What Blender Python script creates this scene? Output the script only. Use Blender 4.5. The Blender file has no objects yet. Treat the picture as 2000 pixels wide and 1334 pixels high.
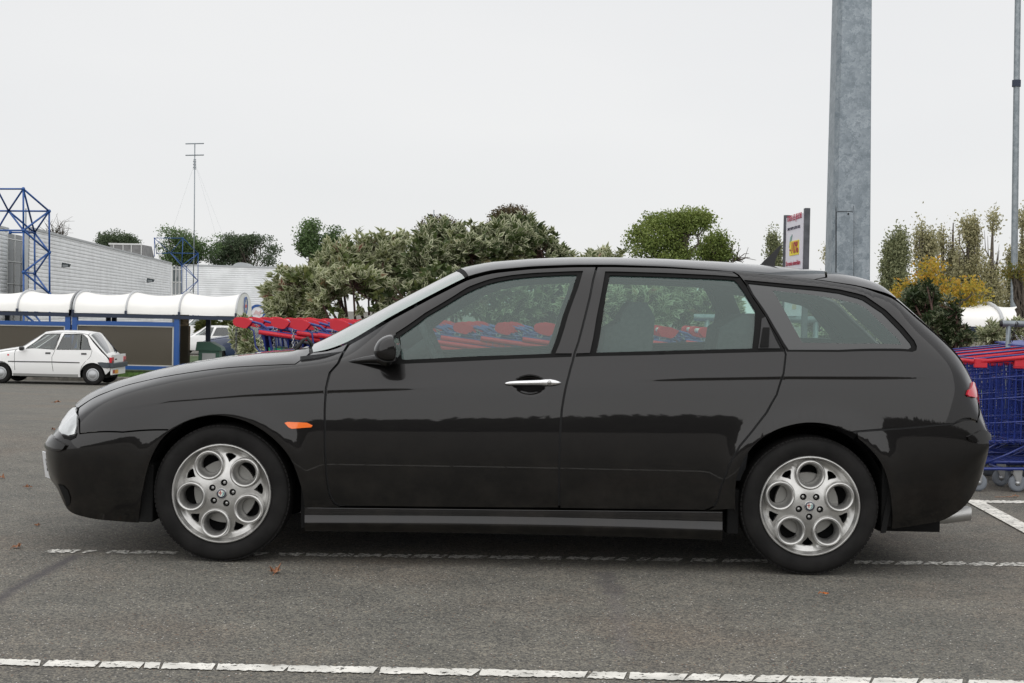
import bpy, math, random
import numpy as np
from mathutils import Vector, Matrix
from mathutils.geometry import delaunay_2d_cdt
random.seed(7); rng = np.random.default_rng(7)
R = math.radians
C = bpy.context.scene.collection
# ------------------------------------------------------------------ camera, world, sun
H, F = 1.13, 2850.0
PITCH, ROLL = -math.atan(55.0 / F), 0.020
sc = bpy.context.scene
_f = np.array([0, math.cos(PITCH), math.sin(PITCH)])
_u0 = np.array([0, -math.sin(PITCH), math.cos(PITCH)])
_r0 = np.array([1.0, 0, 0])
CR = math.cos(ROLL) * _r0 + math.sin(ROLL) * _u0
CU = math.cos(ROLL) * _u0 - math.sin(ROLL) * _r0
CAM = np.array([0, 0, H])
cd = bpy.data.cameras.new('camera'); cam = bpy.data.objects.new('camera', cd); C.objects.link(cam)
cd.lens = 36 * F / 2000; cd.sensor_width = 36; cd.clip_start = 0.1; cd.clip_end = 4000
cam.matrix_world = Matrix(((CR[0], CU[0], -_f[0], 0), (CR[1], CU[1], -_f[1], 0), (CR[2], CU[2], -_f[2], H), (0, 0, 0, 1)))
sc.camera = cam
sc.view_settings.view_transform = 'Standard'; sc.view_settings.look = 'None'
sc.view_settings.exposure = 0; sc.view_settings.gamma = 1; sc.view_settings.use_curve_mapping = False
sc.cycles.max_bounces = 8; sc.cycles.transparent_max_bounces = 24

SUN_EL, SUN_AZ = R(50), R(195)
w = bpy.data.worlds.new('World'); sc.world = w; w.use_nodes = True
nt = w.node_tree; nt.nodes.clear()
N = nt.nodes.new; L = nt.links.new
out = N('ShaderNodeOutputWorld'); bg = N('ShaderNodeBackground'); bg.inputs[1].default_value = 0.1
sky = N('ShaderNodeTexSky'); sky.sky_type = 'NISHITA'; sky.sun_disc = False
sky.sun_elevation = SUN_EL; sky.sun_rotation = SUN_AZ
tc = N('ShaderNodeTexCoord'); mp = N('ShaderNodeMapping'); mp.inputs['Scale'].default_value = (1, 1, 3.2)
nz = N('ShaderNodeTexNoise'); nz.inputs['Scale'].default_value = 1.6; nz.inputs['Detail'].default_value = 4; nz.inputs['Roughness'].default_value = .45
cr = N('ShaderNodeValToRGB')
cr.color_ramp.elements[0].position = .3; cr.color_ramp.elements[0].color = (7.95, 8.02, 8.18, 1)
cr.color_ramp.elements[1].position = .7; cr.color_ramp.elements[1].color = (8.95, 8.92, 8.88, 1)
mx = N('ShaderNodeMix'); mx.data_type = 'RGBA'; mx.inputs[0].default_value = .93
L(tc.outputs['Generated'], mp.inputs[0]); L(mp.outputs[0], nz.inputs[0]); L(nz.outputs[0], cr.inputs[0])
L(sky.outputs[0], mx.inputs[6]); L(cr.outputs[0], mx.inputs[7]); L(mx.outputs[2], bg.inputs[0]); L(bg.outputs[0], out.inputs[0])
sd = bpy.data.lights.new('sun', 'SUN'); sd.energy = 1.9; sd.angle = R(125); sd.color = (1, .985, .965)
sun = bpy.data.objects.new('sun', sd); C.objects.link(sun)
# overcast: the brighter half of the cloud cover is behind the photographer
_d = Vector((math.sin(SUN_AZ) * math.cos(SUN_EL), math.cos(SUN_AZ) * math.cos(SUN_EL), math.sin(SUN_EL)))
sun.rotation_euler = _d.to_track_quat('Z', 'Y').to_euler(); sun.location = (-20, -20, 40)

# ------------------------------------------------------------------ pixel rays -> places
def ray(px, py):
    D = _f + (px - 1000) / F * CR + (667 - py) / F * CU
    return D / D[1]
def P(px, py, Y): return CAM + ray(px, py) * Y
def G(px, py, z=0.0):
    d = ray(px, py); return CAM + d * ((z - H) / d[2])
def project(p):
    v = np.asarray(p) - CAM; k = v @ _f
    return 1000 + F * (v @ CR) / k, 667 - F * (v @ CU) / k
def ground_z(y):
    return float(np.interp(y, [-400, 13, 37, 60, 5000], [0, 0, -.96, -1.1, -1.1]))

# ------------------------------------------------------------------ materials
MATS = {}
def mat(name, col, rough=.6, metal=0.0, coat=0.0, noise=0.0, nscale=20.0, bump=0.0, bscale=60.0, spec=.5, col2=None, attr=False, coat_rough=.03, detail=4):
    if name in MATS: return MATS[name]
    m = bpy.data.materials.new(name); m.use_nodes = True; MATS[name] = m
    t = m.node_tree; b = t.nodes['Principled BSDF']
    b.inputs['Base Color'].default_value = (*col, 1); b.inputs['Roughness'].default_value = rough
    b.inputs['Metallic'].default_value = metal; b.inputs['Coat Weight'].default_value = coat
    b.inputs['Coat Roughness'].default_value = coat_rough; b.inputs['Specular IOR Level'].default_value = spec
    if noise or col2:
        n = t.nodes.new('ShaderNodeTexNoise'); n.inputs['Scale'].default_value = nscale; n.inputs['Detail'].default_value = detail
        co = t.nodes.new('ShaderNodeTexCoord'); t.links.new(co.outputs['Object'], n.inputs[0])
        mxx = t.nodes.new('ShaderNodeMix'); mxx.data_type = 'RGBA'
        c2 = col2 or tuple(c * (1 - noise) for c in col); c1 = col if col2 else tuple(min(1, c * (1 + noise)) for c in col)
        mxx.inputs[6].default_value = (*c1, 1); mxx.inputs[7].default_value = (*c2, 1)
        rp = t.nodes.new('ShaderNodeValToRGB'); rp.color_ramp.elements[0].position = .35; rp.color_ramp.elements[1].position = .65
        t.links.new(n.outputs[0], rp.inputs[0]); t.links.new(rp.outputs[0], mxx.inputs[0])
        t.links.new(mxx.outputs[2], b.inputs['Base Color'])
    if bump:
        n2 = t.nodes.new('ShaderNodeTexNoise'); n2.inputs['Scale'].default_value = bscale; n2.inputs['Detail'].default_value = 5
        co2 = t.nodes.new('ShaderNodeTexCoord'); t.links.new(co2.outputs['Object'], n2.inputs[0])
        bp = t.nodes.new('ShaderNodeBump'); bp.inputs['Strength'].default_value = 1; bp.inputs['Distance'].default_value = bump
        t.links.new(n2.outputs[0], bp.inputs['Height']); t.links.new(bp.outputs[0], b.inputs['Normal'])
    return m
def glass_mat(name, tint, refl=1.6, rough=.02, veil=0.0, veilcol=(.5, .55, .52)):
    if name in MATS: return MATS[name]
    m = bpy.data.materials.new(name); m.use_nodes = True; MATS[name] = m
    t = m.node_tree; t.nodes.clear()
    o = t.nodes.new('ShaderNodeOutputMaterial'); tr = t.nodes.new('ShaderNodeBsdfTransparent'); tr.inputs[0].default_value = (*tint, 1)
    gl = t.nodes.new('ShaderNodeBsdfGlossy'); gl.inputs['Roughness'].default_value = rough
    fr = t.nodes.new('ShaderNodeFresnel'); fr.inputs[0].default_value = 1.5
    ml = t.nodes.new('ShaderNodeMath'); ml.operation = 'MULTIPLY'; ml.inputs[1].default_value = refl; ml.use_clamp = True
    mx1 = t.nodes.new('ShaderNodeMixShader'); t.links.new(fr.outputs[0], ml.inputs[0]); t.links.new(ml.outputs[0], mx1.inputs[0])
    src = tr.outputs[0]
    if veil:
        df = t.nodes.new('ShaderNodeBsdfDiffuse'); df.inputs[0].default_value = (*veilcol, 1)  # plain diffuse colour mixed over the see-through part
        m0 = t.nodes.new('ShaderNodeMixShader'); m0.inputs[0].default_value = veil
        t.links.new(tr.outputs[0], m0.inputs[1]); t.links.new(df.outputs[0], m0.inputs[2]); src = m0.outputs[0]
    t.links.new(src, mx1.inputs[1]); t.links.new(gl.outputs[0], mx1.inputs[2]); t.links.new(mx1.outputs[0], o.inputs[0])
    return m

# ------------------------------------------------------------------ objects
def link(o, parent=None):
    C.objects.link(o)
    if parent is not None: o.parent = parent
    return o
def tag(o, label=None, cat=None, group=None, kind=None):
    if label: o['label'] = label
    if cat: o['category'] = cat
    if group: o['group'] = group
    if kind: o['kind'] = kind
    return o
def thing(name, label, cat, loc=(0, 0, 0), rotz=0.0, group=None):
    o = bpy.data.objects.new(name, None); o.empty_display_size = .2; link(o)
    o.location = Vector(loc); o.rotation_euler = (0, 0, rotz)
    return tag(o, label, cat, group)
def spline(pts, n=5):
    pts = [np.array(p, float) for p in pts]; o = []
    for i in range(len(pts) - 1):
        a, b, c, d = pts[max(i - 1, 0)], pts[i], pts[i + 1], pts[min(i + 2, len(pts) - 1)]
        for k in range(n):
            t = k / n; o.append(tuple(.5 * ((2 * b) + (c - a) * t + (2 * a - 5 * b + 4 * c - d) * t * t + (3 * b - a - 3 * c + d) * t ** 3)))
    o.append(tuple(pts[-1])); return o
class MB:
    def __init__(s): s.v = []; s.f = []; s.n = 0
    def add(s, V, Fc):
        V = np.asarray(V, float).reshape(-1, 3); s.v.append(V)
        s.f += [tuple(i + s.n for i in f) for f in Fc]; s.n += len(V); return s
    def box(s, c, size, rot=None):
        a = np.array([(x, y, z) for x in (-.5, .5) for y in (-.5, .5) for z in (-.5, .5)]) * np.array(size)
        if rot is not None: a = a @ np.array(rot).T
        return s.add(a + np.array(c), [(0, 1, 3, 2), (4, 6, 7, 5), (0, 4, 5, 1), (2, 3, 7, 6), (0, 2, 6, 4), (1, 5, 7, 3)])
    def bbox(s, a, b):
        a = np.array(a, float); b = np.array(b, float); return s.box((a + b) / 2, np.abs(b - a))
    def tube(s, pts, r, n=6, caps=True, closed=False):
        pts = [np.array(p, float) for p in pts]; m = len(pts)
        rs = r if hasattr(r, '__len__') else [r] * m
        V = []; up = None
        for i, p in enumerate(pts):
            if closed: d = pts[(i + 1) % m] - pts[i - 1]
            else: d = pts[min(i + 1, m - 1)] - pts[max(i - 1, 0)]
            d = d / (np.linalg.norm(d) + 1e-12)
            if up is None:
                up = np.array([0, 0, 1.]) if abs(d[2]) < .9 else np.array([0, 1., 0])
            a = np.cross(d, up); a /= np.linalg.norm(a) + 1e-12; b = np.cross(a, d); up = b
            for k in range(n):
                t = 2 * math.pi * k / n; V.append(p + rs[i] * (math.cos(t) * a + math.sin(t) * b))
        Fc = []
        for i in range(m if closed else m - 1):
            j = (i + 1) % m
            for k in range(n):
                Fc.append((i * n + k, i * n + (k + 1) % n, j * n + (k + 1) % n, j * n + k))
        if caps and not closed:
            Fc.append(tuple(range(n))[::-1]); Fc.append(tuple((m - 1) * n + k for k in range(n)))
        return s.add(V, Fc)
    def lathe(s, prof, c=(0, 0, 0), axis='y', n=48, closed=False):
        # prof: (radius, height along the axis)
        V = []; m = len(prof)
        for r, h in prof:
            for k in range(n):
                t = 2 * math.pi * k / n; x, y = r * math.cos(t), r * math.sin(t)
                V.append((x, h, y) if axis == 'y' else (x, y, h) if axis == 'z' else (h, x, y))
        Fc = []
        for i in range(m if closed else m - 1):
            j = (i + 1) % m
            for k in range(n): Fc.append((i * n + k, i * n + (k + 1) % n, j * n + (k + 1) % n, j * n + k))
        return s.add(np.array(V) + np.array(c), Fc)
    def prism(s, poly, d0, d1, axis='y'):
        # poly of (a, b); extruded along the axis between d0 and d1
        n = len(poly)
        def m(a, b, d): return (a, d, b) if axis == 'y' else (a, b, d) if axis == 'z' else (d, a, b)
        V = [m(a, b, d0) for a, b in poly] + [m(a, b, d1) for a, b in poly]
        Fc = [tuple(range(n)), tuple(range(2 * n - 1, n - 1, -1))] + [(i, (i + 1) % n, n + (i + 1) % n, n + i) for i in range(n)]
        return s.add(V, Fc)
    def build(s, name, m=None, parent=None, smooth=False, bevel=0.0, auto=None):
        me = bpy.data.meshes.new(name)
        V = np.concatenate(s.v) if s.v else np.zeros((0, 3))
        me.from_pydata(V.tolist(), [], s.f); me.update()
        if m is not None: me.materials.append(m)
        if smooth: me.polygons.foreach_set('use_smooth', [True] * len(me.polygons))
        o = link(bpy.data.objects.new(name, me), parent)
        if auto is not None:
            try: me.set_sharp_from_angle(angle=R(auto))
            except Exception: pass
        if bevel:
            b = o.modifiers.new('b', 'BEVEL'); b.width = bevel; b.segments = 2; b.limit_method = 'ANGLE'; b.angle_limit = R(40)
        return o
def rotm(axis, a):
    return np.array(Matrix.Rotation(a, 3, axis))
def copy_tree(o, parent=None):
    c = o.copy(); C.objects.link(c); c.parent = parent
    for ch in list(o.children): copy_tree(ch, c)
    return c
def text_part(body, size, m, parent, mtx, name='lettering', xs=1.0, depth=.002, align='CENTER'):
    cu = bpy.data.curves.new('t', 'FONT'); cu.body = body; cu.size = size; cu.align_x = align; cu.align_y = 'CENTER'; cu.extrude = depth
    t = bpy.data.objects.new('t', cu); C.objects.link(t)
    dg = bpy.context.evaluated_depsgraph_get()
    me = bpy.data.meshes.new_from_object(t.evaluated_get(dg)); bpy.data.objects.remove(t)
    me.transform(Matrix.Diagonal((xs, 1, 1, 1))); me.transform(mtx); me.materials.clear(); me.materials.append(m)
    me.name = name
    return link(bpy.data.objects.new(name, me), parent)
def pchip(xk, yk, x):
    xk = np.asarray(xk, float); yk = np.asarray(yk, float); h = np.diff(xk); d = np.diff(yk) / h
    n = len(xk); m = np.zeros(n)
    for i in range(1, n - 1):
        if d[i - 1] * d[i] > 0:
            w1 = 2 * h[i] + h[i - 1]; w2 = h[i] + 2 * h[i - 1]; m[i] = (w1 + w2) / (w1 / d[i - 1] + w2 / d[i])
    m[0] = d[0]; m[-1] = d[-1]
    x = np.clip(x, xk[0], xk[-1]); i = np.clip(np.searchsorted(xk, x) - 1, 0, n - 2)
    t = (x - xk[i]) / h[i]; t2 = t * t; t3 = t2 * t
    return (2 * t3 - 3 * t2 + 1) * yk[i] + (t3 - 2 * t2 + t) * h[i] * m[i] + (-2 * t3 + 3 * t2) * yk[i + 1] + (t3 - t2) * h[i] * m[i + 1]
def inpoly(poly, x, y):
    poly = np.asarray(poly); x = np.asarray(x); y = np.asarray(y); r = np.zeros(x.shape, bool); n = len(poly)
    for i in range(n):
        x0, y0 = poly[i]; x1, y1 = poly[(i + 1) % n]
        c = ((y0 > y) != (y1 > y)); 
        with np.errstate(divide='ignore', invalid='ignore'):
            r ^= c & (x < (x1 - x0) * (y - y0) / (y1 - y0 + 1e-30) + x0)
    return r
BOXF = [(0, 1, 2, 3), (4, 7, 6, 5), (0, 4, 5, 1), (2, 6, 7, 3), (0, 3, 7, 4), (1, 5, 6, 2)]
def gl(px, Y): p = P(px, 700, Y); return (p[0], p[1], ground_z(Y))
RUBBER = mat('rubber', (.006, .006, .006), rough=.8, spec=.22, bump=.0004, bscale=400)
DARKPL = mat('dark_plastic', (.02, .02, .021), rough=.6)
# ------------------------------------------------------------------ ground
def ground_material():
    m = bpy.data.materials.new('asphalt'); m.use_nodes = True; t = m.node_tree; b = t.nodes['Principled BSDF']
    n = t.nodes.new; l = t.links.new; co = n('ShaderNodeTexCoord')
    def noise(sc_, det, rough=.6):
        q = n('ShaderNodeTexNoise'); q.inputs['Scale'].default_value = sc_; q.inputs['Detail'].default_value = det; q.inputs['Roughness'].default_value = rough; l(co.outputs['Object'], q.inputs[0]); return q
    def ramp(src, stops):
        r = n('ShaderNodeValToRGB'); e = r.color_ramp.elements
        for i, (p, c) in enumerate(stops):
            el = e[i] if i < 2 else e.new(p)
            el.position = p; el.color = (*c, 1) if len(c) == 3 else c
        l(src, r.inputs[0]); return r
    def mix(a, b_, fac, mode='MIX'):
        x = n('ShaderNodeMix'); x.data_type = 'RGBA'; x.blend_type = mode
        for s_, k in ((fac, 0), (a, 6), (b_, 7)):
            if isinstance(s_, (int, float)): x.inputs[k].default_value = s_
            elif isinstance(s_, tuple): x.inputs[k].default_value = (*s_, 1)
            else: l(s_, x.inputs[k])
        return x.outputs[2]
    big = noise(.55, 4); mid = noise(3.2, 6, .7); fine = noise(150, 3, .85)
    base = ramp(big.outputs[0], [(.34, (.118, .118, .109)), (.50, (.134, .130, .118)), (.66, (.144, .127, .109))]).outputs[0]
    base = mix(base, ramp(mid.outputs[0], [(.3, (.80, .80, .80)), (.7, (1.22, 1.21, 1.19))]).outputs[0], 1.0, 'MULTIPLY')
    base = mix(base, ramp(fine.outputs[0], [(.30, (.22, .22, .23)), (.5, (.95, .95, .94)), (.70, (2.0, 1.96, 1.86))]).outputs[0], .85, 'MULTIPLY')
    # stones: cells of slightly different stone, a few of them pale or rusty
    vo = n('ShaderNodeTexVoronoi'); vo.inputs['Scale'].default_value = 125; l(co.outputs['Object'], vo.inputs[0])
    sep = n('ShaderNodeSeparateColor'); l(vo.outputs['Color'], sep.inputs[0])
    base = mix(base, ramp(sep.outputs[0], [(.0, (.42, .42, .43)), (.5, (.98, .97, .96)), (1., (1.62, 1.55, 1.42))]).outputs[0], .95, 'MULTIPLY')
    pale = ramp(sep.outputs[1], [(.976, (0, 0, 0)), (.98, (1, 1, 1))]).outputs[0]
    near = ramp(vo.outputs['Distance'], [(.30, (1, 1, 1)), (.42, (0, 0, 0))]).outputs[0]
    base = mix(base, (.62, .60, .56), mix((0, 0, 0), near, pale))
    rust = ramp(sep.outputs[2], [(.985, (0, 0, 0)), (.99, (1, 1, 1))]).outputs[0]
    base = mix(base, (.20, .105, .06), mix((0, 0, 0), near, rust))
    # dark purple tar seams and the pale worn patch, laid along lines on the ground
    sx = n('ShaderNodeSeparateXYZ'); l(co.outputs['Object'], sx.inputs[0])
    def M(op, a, b_=None, c=None):
        q = n('ShaderNodeMath'); q.operation = op
        for i, v in enumerate((a, b_, c)):
            if v is None: continue
            if isinstance(v, (int, float)): q.inputs[i].default_value = v
            else: l(v, q.inputs[i])
        return q.outputs[0]
    def seam(a, b_, wd, wob):
        (x0, y0), (x1, y1) = a, b_; L_ = math.hypot(x1 - x0, y1 - y0); ux, uy = (x1 - x0) / L_, (y1 - y0) / L_
        dx = M('SUBTRACT', sx.outputs[0], x0); dy = M('SUBTRACT', sx.outputs[1], y0)
        al = M('ADD', M('MULTIPLY', dx, ux), M('MULTIPLY', dy, uy)); ac = M('SUBTRACT', M('MULTIPLY', dx, uy), M('MULTIPLY', dy, ux))
        nn = noise(wob, 5, .7); ac = M('ADD', ac, M('MULTIPLY', M('SUBTRACT', nn.outputs[0], .5), wd * 5))
        d = M('MAXIMUM', M('SUBTRACT', M('ABSOLUTE', ac), wd), M('MAXIMUM', M('MULTIPLY', al, -1), M('SUBTRACT', al, L_)))
        r = n('ShaderNodeMapRange'); l(d, r.inputs[0]); r.inputs[1].default_value = -.01; r.inputs[2].default_value = .03; r.inputs[3].default_value = 1; r.inputs[4].default_value = 0
        return r.outputs[0]
    g1, g2, g3 = G(-20, 1180), G(75, 1123), G(150, 1085)
    gr = ramp(fine.outputs[0], [(.35, (.032, .028, .032)), (.65, (.085, .076, .080))]).outputs[0]
    base = mix(base, gr, M('MULTIPLY', seam(g1[:2], g2[:2], .012, 3), .8)); base = mix(base, gr, M('MULTIPLY', seam(g2[:2], g3[:2], .018, 4), .8))
    h1, h2, h3 = G(1180, 1118), G(1200, 1160), G(1225, 1280)
    base = mix(base, gr, M('MULTIPLY', seam(h1[:2], h2[:2], .035, 9), .5))
    gr2 = ramp(fine.outputs[0], [(.35, (.055, .048, .050)), (.62, (.20, .18, .175))]).outputs[0]
    base = mix(base, gr2, M('MULTIPLY', seam(h2[:2], h3[:2], .018, 9), .35))
    l(base, b.inputs['Base Color']); b.inputs['Roughness'].default_value = .8; b.inputs['Specular IOR Level'].default_value = .4
    bp = n('ShaderNodeBump'); bp.inputs['Strength'].default_value = .9; bp.inputs['Distance'].default_value = .0035
    ad = M('ADD', M('MULTIPLY', fine.outputs[0], .7), M('MULTIPLY', vo.outputs['Distance'], -.6)); l(ad, bp.inputs['Height']); l(bp.outputs[0], b.inputs['Normal'])
    return m
ASPH = ground_material()
ys = np.concatenate([[-400, -100, -30, 0, 8, 13], np.linspace(15, 40, 14), [50, 60, 90, 150, 300, 800, 2500]])
xs = np.array([-2000, -300, -60, -30, -10, 0, 10, 30, 60, 300, 2000])
V = [(x, y, ground_z(y)) for y in ys for x in xs]; nx = len(xs)
Fc = [(j * nx + i, j * nx + i + 1, (j + 1) * nx + i + 1, (j + 1) * nx + i) for j in range(len(ys) - 1) for i in range(nx - 1)]
gnd = MB().add(V, Fc).build('ground', ASPH, smooth=True); tag(gnd, kind='structure')
# painted lines, worn through at the cracks
def paint_material(name, wear):
    m = bpy.data.materials.new(name); m.use_nodes = True; t = m.node_tree; b = t.nodes['Principled BSDF']; n = t.nodes.new; l = t.links.new
    co = n('ShaderNodeTexCoord'); q = n('ShaderNodeTexNoise'); q.inputs['Scale'].default_value = 38; q.inputs['Detail'].default_value = 7; q.inputs['Roughness'].default_value = .75; l(co.outputs['Object'], q.inputs[0])
    r = n('ShaderNodeValToRGB'); r.color_ramp.elements[0].position = wear; r.color_ramp.elements[0].color = (0, 0, 0, 1); r.color_ramp.elements[1].position = wear + .035; r.color_ramp.elements[1].color = (1, 1, 1, 1); l(q.outputs[0], r.inputs[0])
    q2 = n('ShaderNodeTexNoise'); q2.inputs['Scale'].default_value = 9; l(co.outputs['Object'], q2.inputs[0])
    r2 = n('ShaderNodeValToRGB'); r2.color_ramp.elements[0].position = .3; r2.color_ramp.elements[0].color = (.50, .49, .45, 1); r2.color_ramp.elements[1].position = .65; r2.color_ramp.elements[1].color = (.80, .78, .72, 1); l(q2.outputs[0], r2.inputs[0])
    l(r2.outputs[0], b.inputs['Base Color']); b.inputs['Roughness'].default_value = .7
    tr = n('ShaderNodeBsdfTransparent'); ms = n('ShaderNodeMixShader'); l(r.outputs[0], ms.inputs[0]); l(tr.outputs[0], ms.inputs[1]); l(b.outputs[0], ms.inputs[2])
    l(ms.outputs[0], t.nodes['Material Output'].inputs[0]); return m
PW = paint_material('road_paint', .40); PW2 = paint_material('old_road_paint', .46)
def strip(name, segs, ya, yb, m):
    """segs: px spans; ya/yb: functions giving the far and near edge in the picture's rows"""
    mb = MB()
    for a, b in segs:
        a += random.uniform(-.8, 2.0); b -= random.uniform(-.8, 1.5); ska, skb = random.uniform(1, 9), random.uniform(1, 9)
        n = max(2, int((b - a) / 5)); top = []; bot = []
        for i in range(n + 1):
            px = a + (b - a) * i / n; sk = ska + (skb - ska) * i / n
            j1, j2 = random.uniform(-1.2, 1.0), random.uniform(-1.0, 1.2)
            top.append(G(px + sk, ya(px) + j1)); bot.append(G(px - sk, yb(px) + j2))
        V = [(p[0], p[1], .004) for p in top] + [(p[0], p[1], .004) for p in bot]
        mb.add(V, [(i, i + 1, n + 2 + i, n + 1 + i) for i in range(n)])
    return tag(mb.build(name, m), kind='structure')
segs = [(-60, 78), (88, 190), (197, 277), (282, 312), (316, 418), (423, 560), (562, 734), (741, 930), (938, 1146), (1151, 1222), (1229, 1338), (1345, 1405), (1408, 1473), (1477, 1534), (1538, 1700), (1705, 1790), (1796, 1880), (1889, 2080)]
strip('bay_line', segs, lambda x: 1289.5 + x * .0212, lambda x: 1300.5 + x * .0224, PW)
segs2 = [(94, 150), (167, 182), (210, 252), (256, 305), (309, 345), (420, 520), (540, 590), (597, 640), (646, 690), (696, 744), (750, 800), (806, 870), (875, 950), (956, 1040), (1052, 1096), (1108, 1150), (1156, 1200), (1206, 1226), (1246, 1268), (1276, 1330), (1350, 1400), (1412, 1436), (1440, 1500), (1560, 1650), (1668, 1700), (1706, 1744), (1750, 1800), (1805, 1838), (1843, 1888), (1893, 1944), (1950, 2090)]
strip('bay_line', segs2, lambda x: 1073.5 + x * .0137, lambda x: 1078.5 + x * .0142, PW2)
strip('bay_line', [(1895, 2120)], lambda x: 978.2 + (x - 1900) * .012, lambda x: 982.6 + (x - 1900) * .012, PW)
a = [G(1903, 977.5), G(1920, 985), G(1950, 1003), G(2040, 1053)]; b = [G(1894, 983), G(1908, 990), G(1938, 1008), G(2030, 1060)]
mb = MB(); V = []
A = [G(1899 + t, 979 + t * .535) for t in (0, 20, 60, 110, 200)]; 
for p, wd in zip(A, (.06,) * 5): V += [(p[0] - wd * .9, p[1], .008), (p[0] + wd * .9, p[1] + .02, .008)]
tag(mb.add(V, [(2 * i, 2 * i + 1, 2 * i + 3, 2 * i + 2) for i in range(4)]).build('bay_line', PW), kind='structure')
# fallen leaves
LEAF = mat('fallen_leaf', (.27, .125, .065), rough=.8, noise=.4, nscale=30)
LEAFO = mat('orange_leaf', (.42, .12, .02), rough=.7, noise=.2, nscale=30)
def fallen(px, py, size, label, m=LEAF, seed=0, stem=False):
    r_ = random.Random(seed + int(px)); p = G(px, py); n = 9; V = [(0, 0, .012)]; 
    for i in range(2 * n):
        t = math.pi * 2 * i / (2 * n); rr = size * (.5 if i % 2 == 0 else .30) * r_.uniform(.8, 1.15)
        V.append((rr * math.cos(t), rr * math.sin(t) * .75, .004 + abs(r_.gauss(0, .35)) * size * .5))
    mb = MB().add(V, [(0, i + 1, (i + 1) % (2 * n) + 1) for i in range(2 * n)])
    mb.tube([(size * .3, 0, .008), (size * .75, size * .15, .012), (size * .95, size * .1, .004)] if not stem else [(-size * .3, 0, .006), (-size * 1.4, -.02, .006), (-size * 2.6, -.01, .003)], .0018, n=4)
    o = mb.build('fallen_leaf', m); o.location = (p[0], p[1], .001); o.rotation_euler = (0, 0, r_.uniform(-.5, .5) if stem else r_.uniform(0, 6)); return tag(o, label, 'leaf', 'fallen leaves on the asphalt')
fallen(537, 1120, .075, 'crumpled brown leaf lying just behind the front tyre of the black car')
fallen(1612, 1163, .030, 'small bright orange leaf on the asphalt below the rear wheel', LEAFO)
fallen(32, 1071, .060, 'pale brown leaf left of the end of the worn white line')
fallen(72, 1029, .035, 'small dark brown leaf on the ground below the front bumper')
fallen(57, 954, .050, 'flat brown leaf lying left of the front number plate')
fallen(3, 935, .055, 'brown leaf cut by the left edge of the view, near the front bumper')
fallen(112, 787, .085, 'brown leaf on the road ahead of the bonnet, farthest of the fallen leaves')
fallen(104, 841, .060, 'rusty leaf on the asphalt just in front of the headlight')
fallen(1984, 972, .055, 'long-stemmed brown leaf beside the trolley wheels behind the estate car', stem=True)
# kerb and grass behind the white hatchback
CONC = mat('kerb_concrete', (.22, .205, .18), rough=.9, noise=.3, nscale=6, bump=.004, bscale=40)
def gz(y): return ground_z(y)
for i in range(34):
    x0 = -19.5 + i * 1.0
    k = MB().bbox((x0 + .006, 40.3, gz(40.3) - .1), (x0 + .994, 40.5, gz(40.3) + .13)).build('kerb_stone' if i else 'kerb_stone', CONC, bevel=.015)
    if i == 0: kerb = thing('kerb', None, None); kerb['kind'] = 'structure'
    k.parent = kerb
GRASSB = mat('turf', (.045, .075, .02), rough=.95, noise=.4, nscale=3)
tag(MB().bbox((-60, 40.5, gz(41) - .1), (14.5, 60, gz(41) + .10)).build('verge', GRASSB), kind='structure')
def grass(name, x0, x1, y0, y1, z, n, h, m):
    r_ = np.random.default_rng(3); X = r_.uniform(x0, x1, n); Y = r_.uniform(y0, y1, n); A = r_.uniform(0, 6.28, n); hh = h * r_.uniform(.5, 1.2, n); lean = r_.normal(0, .35, (n, 2)) * hh[:, None]
    V = np.zeros((n, 3, 3)); w_ = .006 * h / .08
    V[:, 0] = np.stack([X - w_ * np.cos(A), Y - w_ * np.sin(A), np.full(n, z)], -1); V[:, 1] = np.stack([X + w_ * np.cos(A), Y + w_ * np.sin(A), np.full(n, z)], -1); V[:, 2] = np.stack([X + lean[:, 0], Y + lean[:, 1], z + hh], -1)
    return tag(MB().add(V.reshape(-1, 3), [(3 * i, 3 * i + 1, 3 * i + 2) for i in range(n)]).build(name, m), 'short mown green grass along the kerb behind the white hatchback', 'grass', kind='stuff')
grass('grass', -20, 2, 40.5, 43.5, gz(41) + .10, 26000, .11, mat('grass_blades', (.085, .16, .03), rough=.8, noise=.4, nscale=2))
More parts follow.
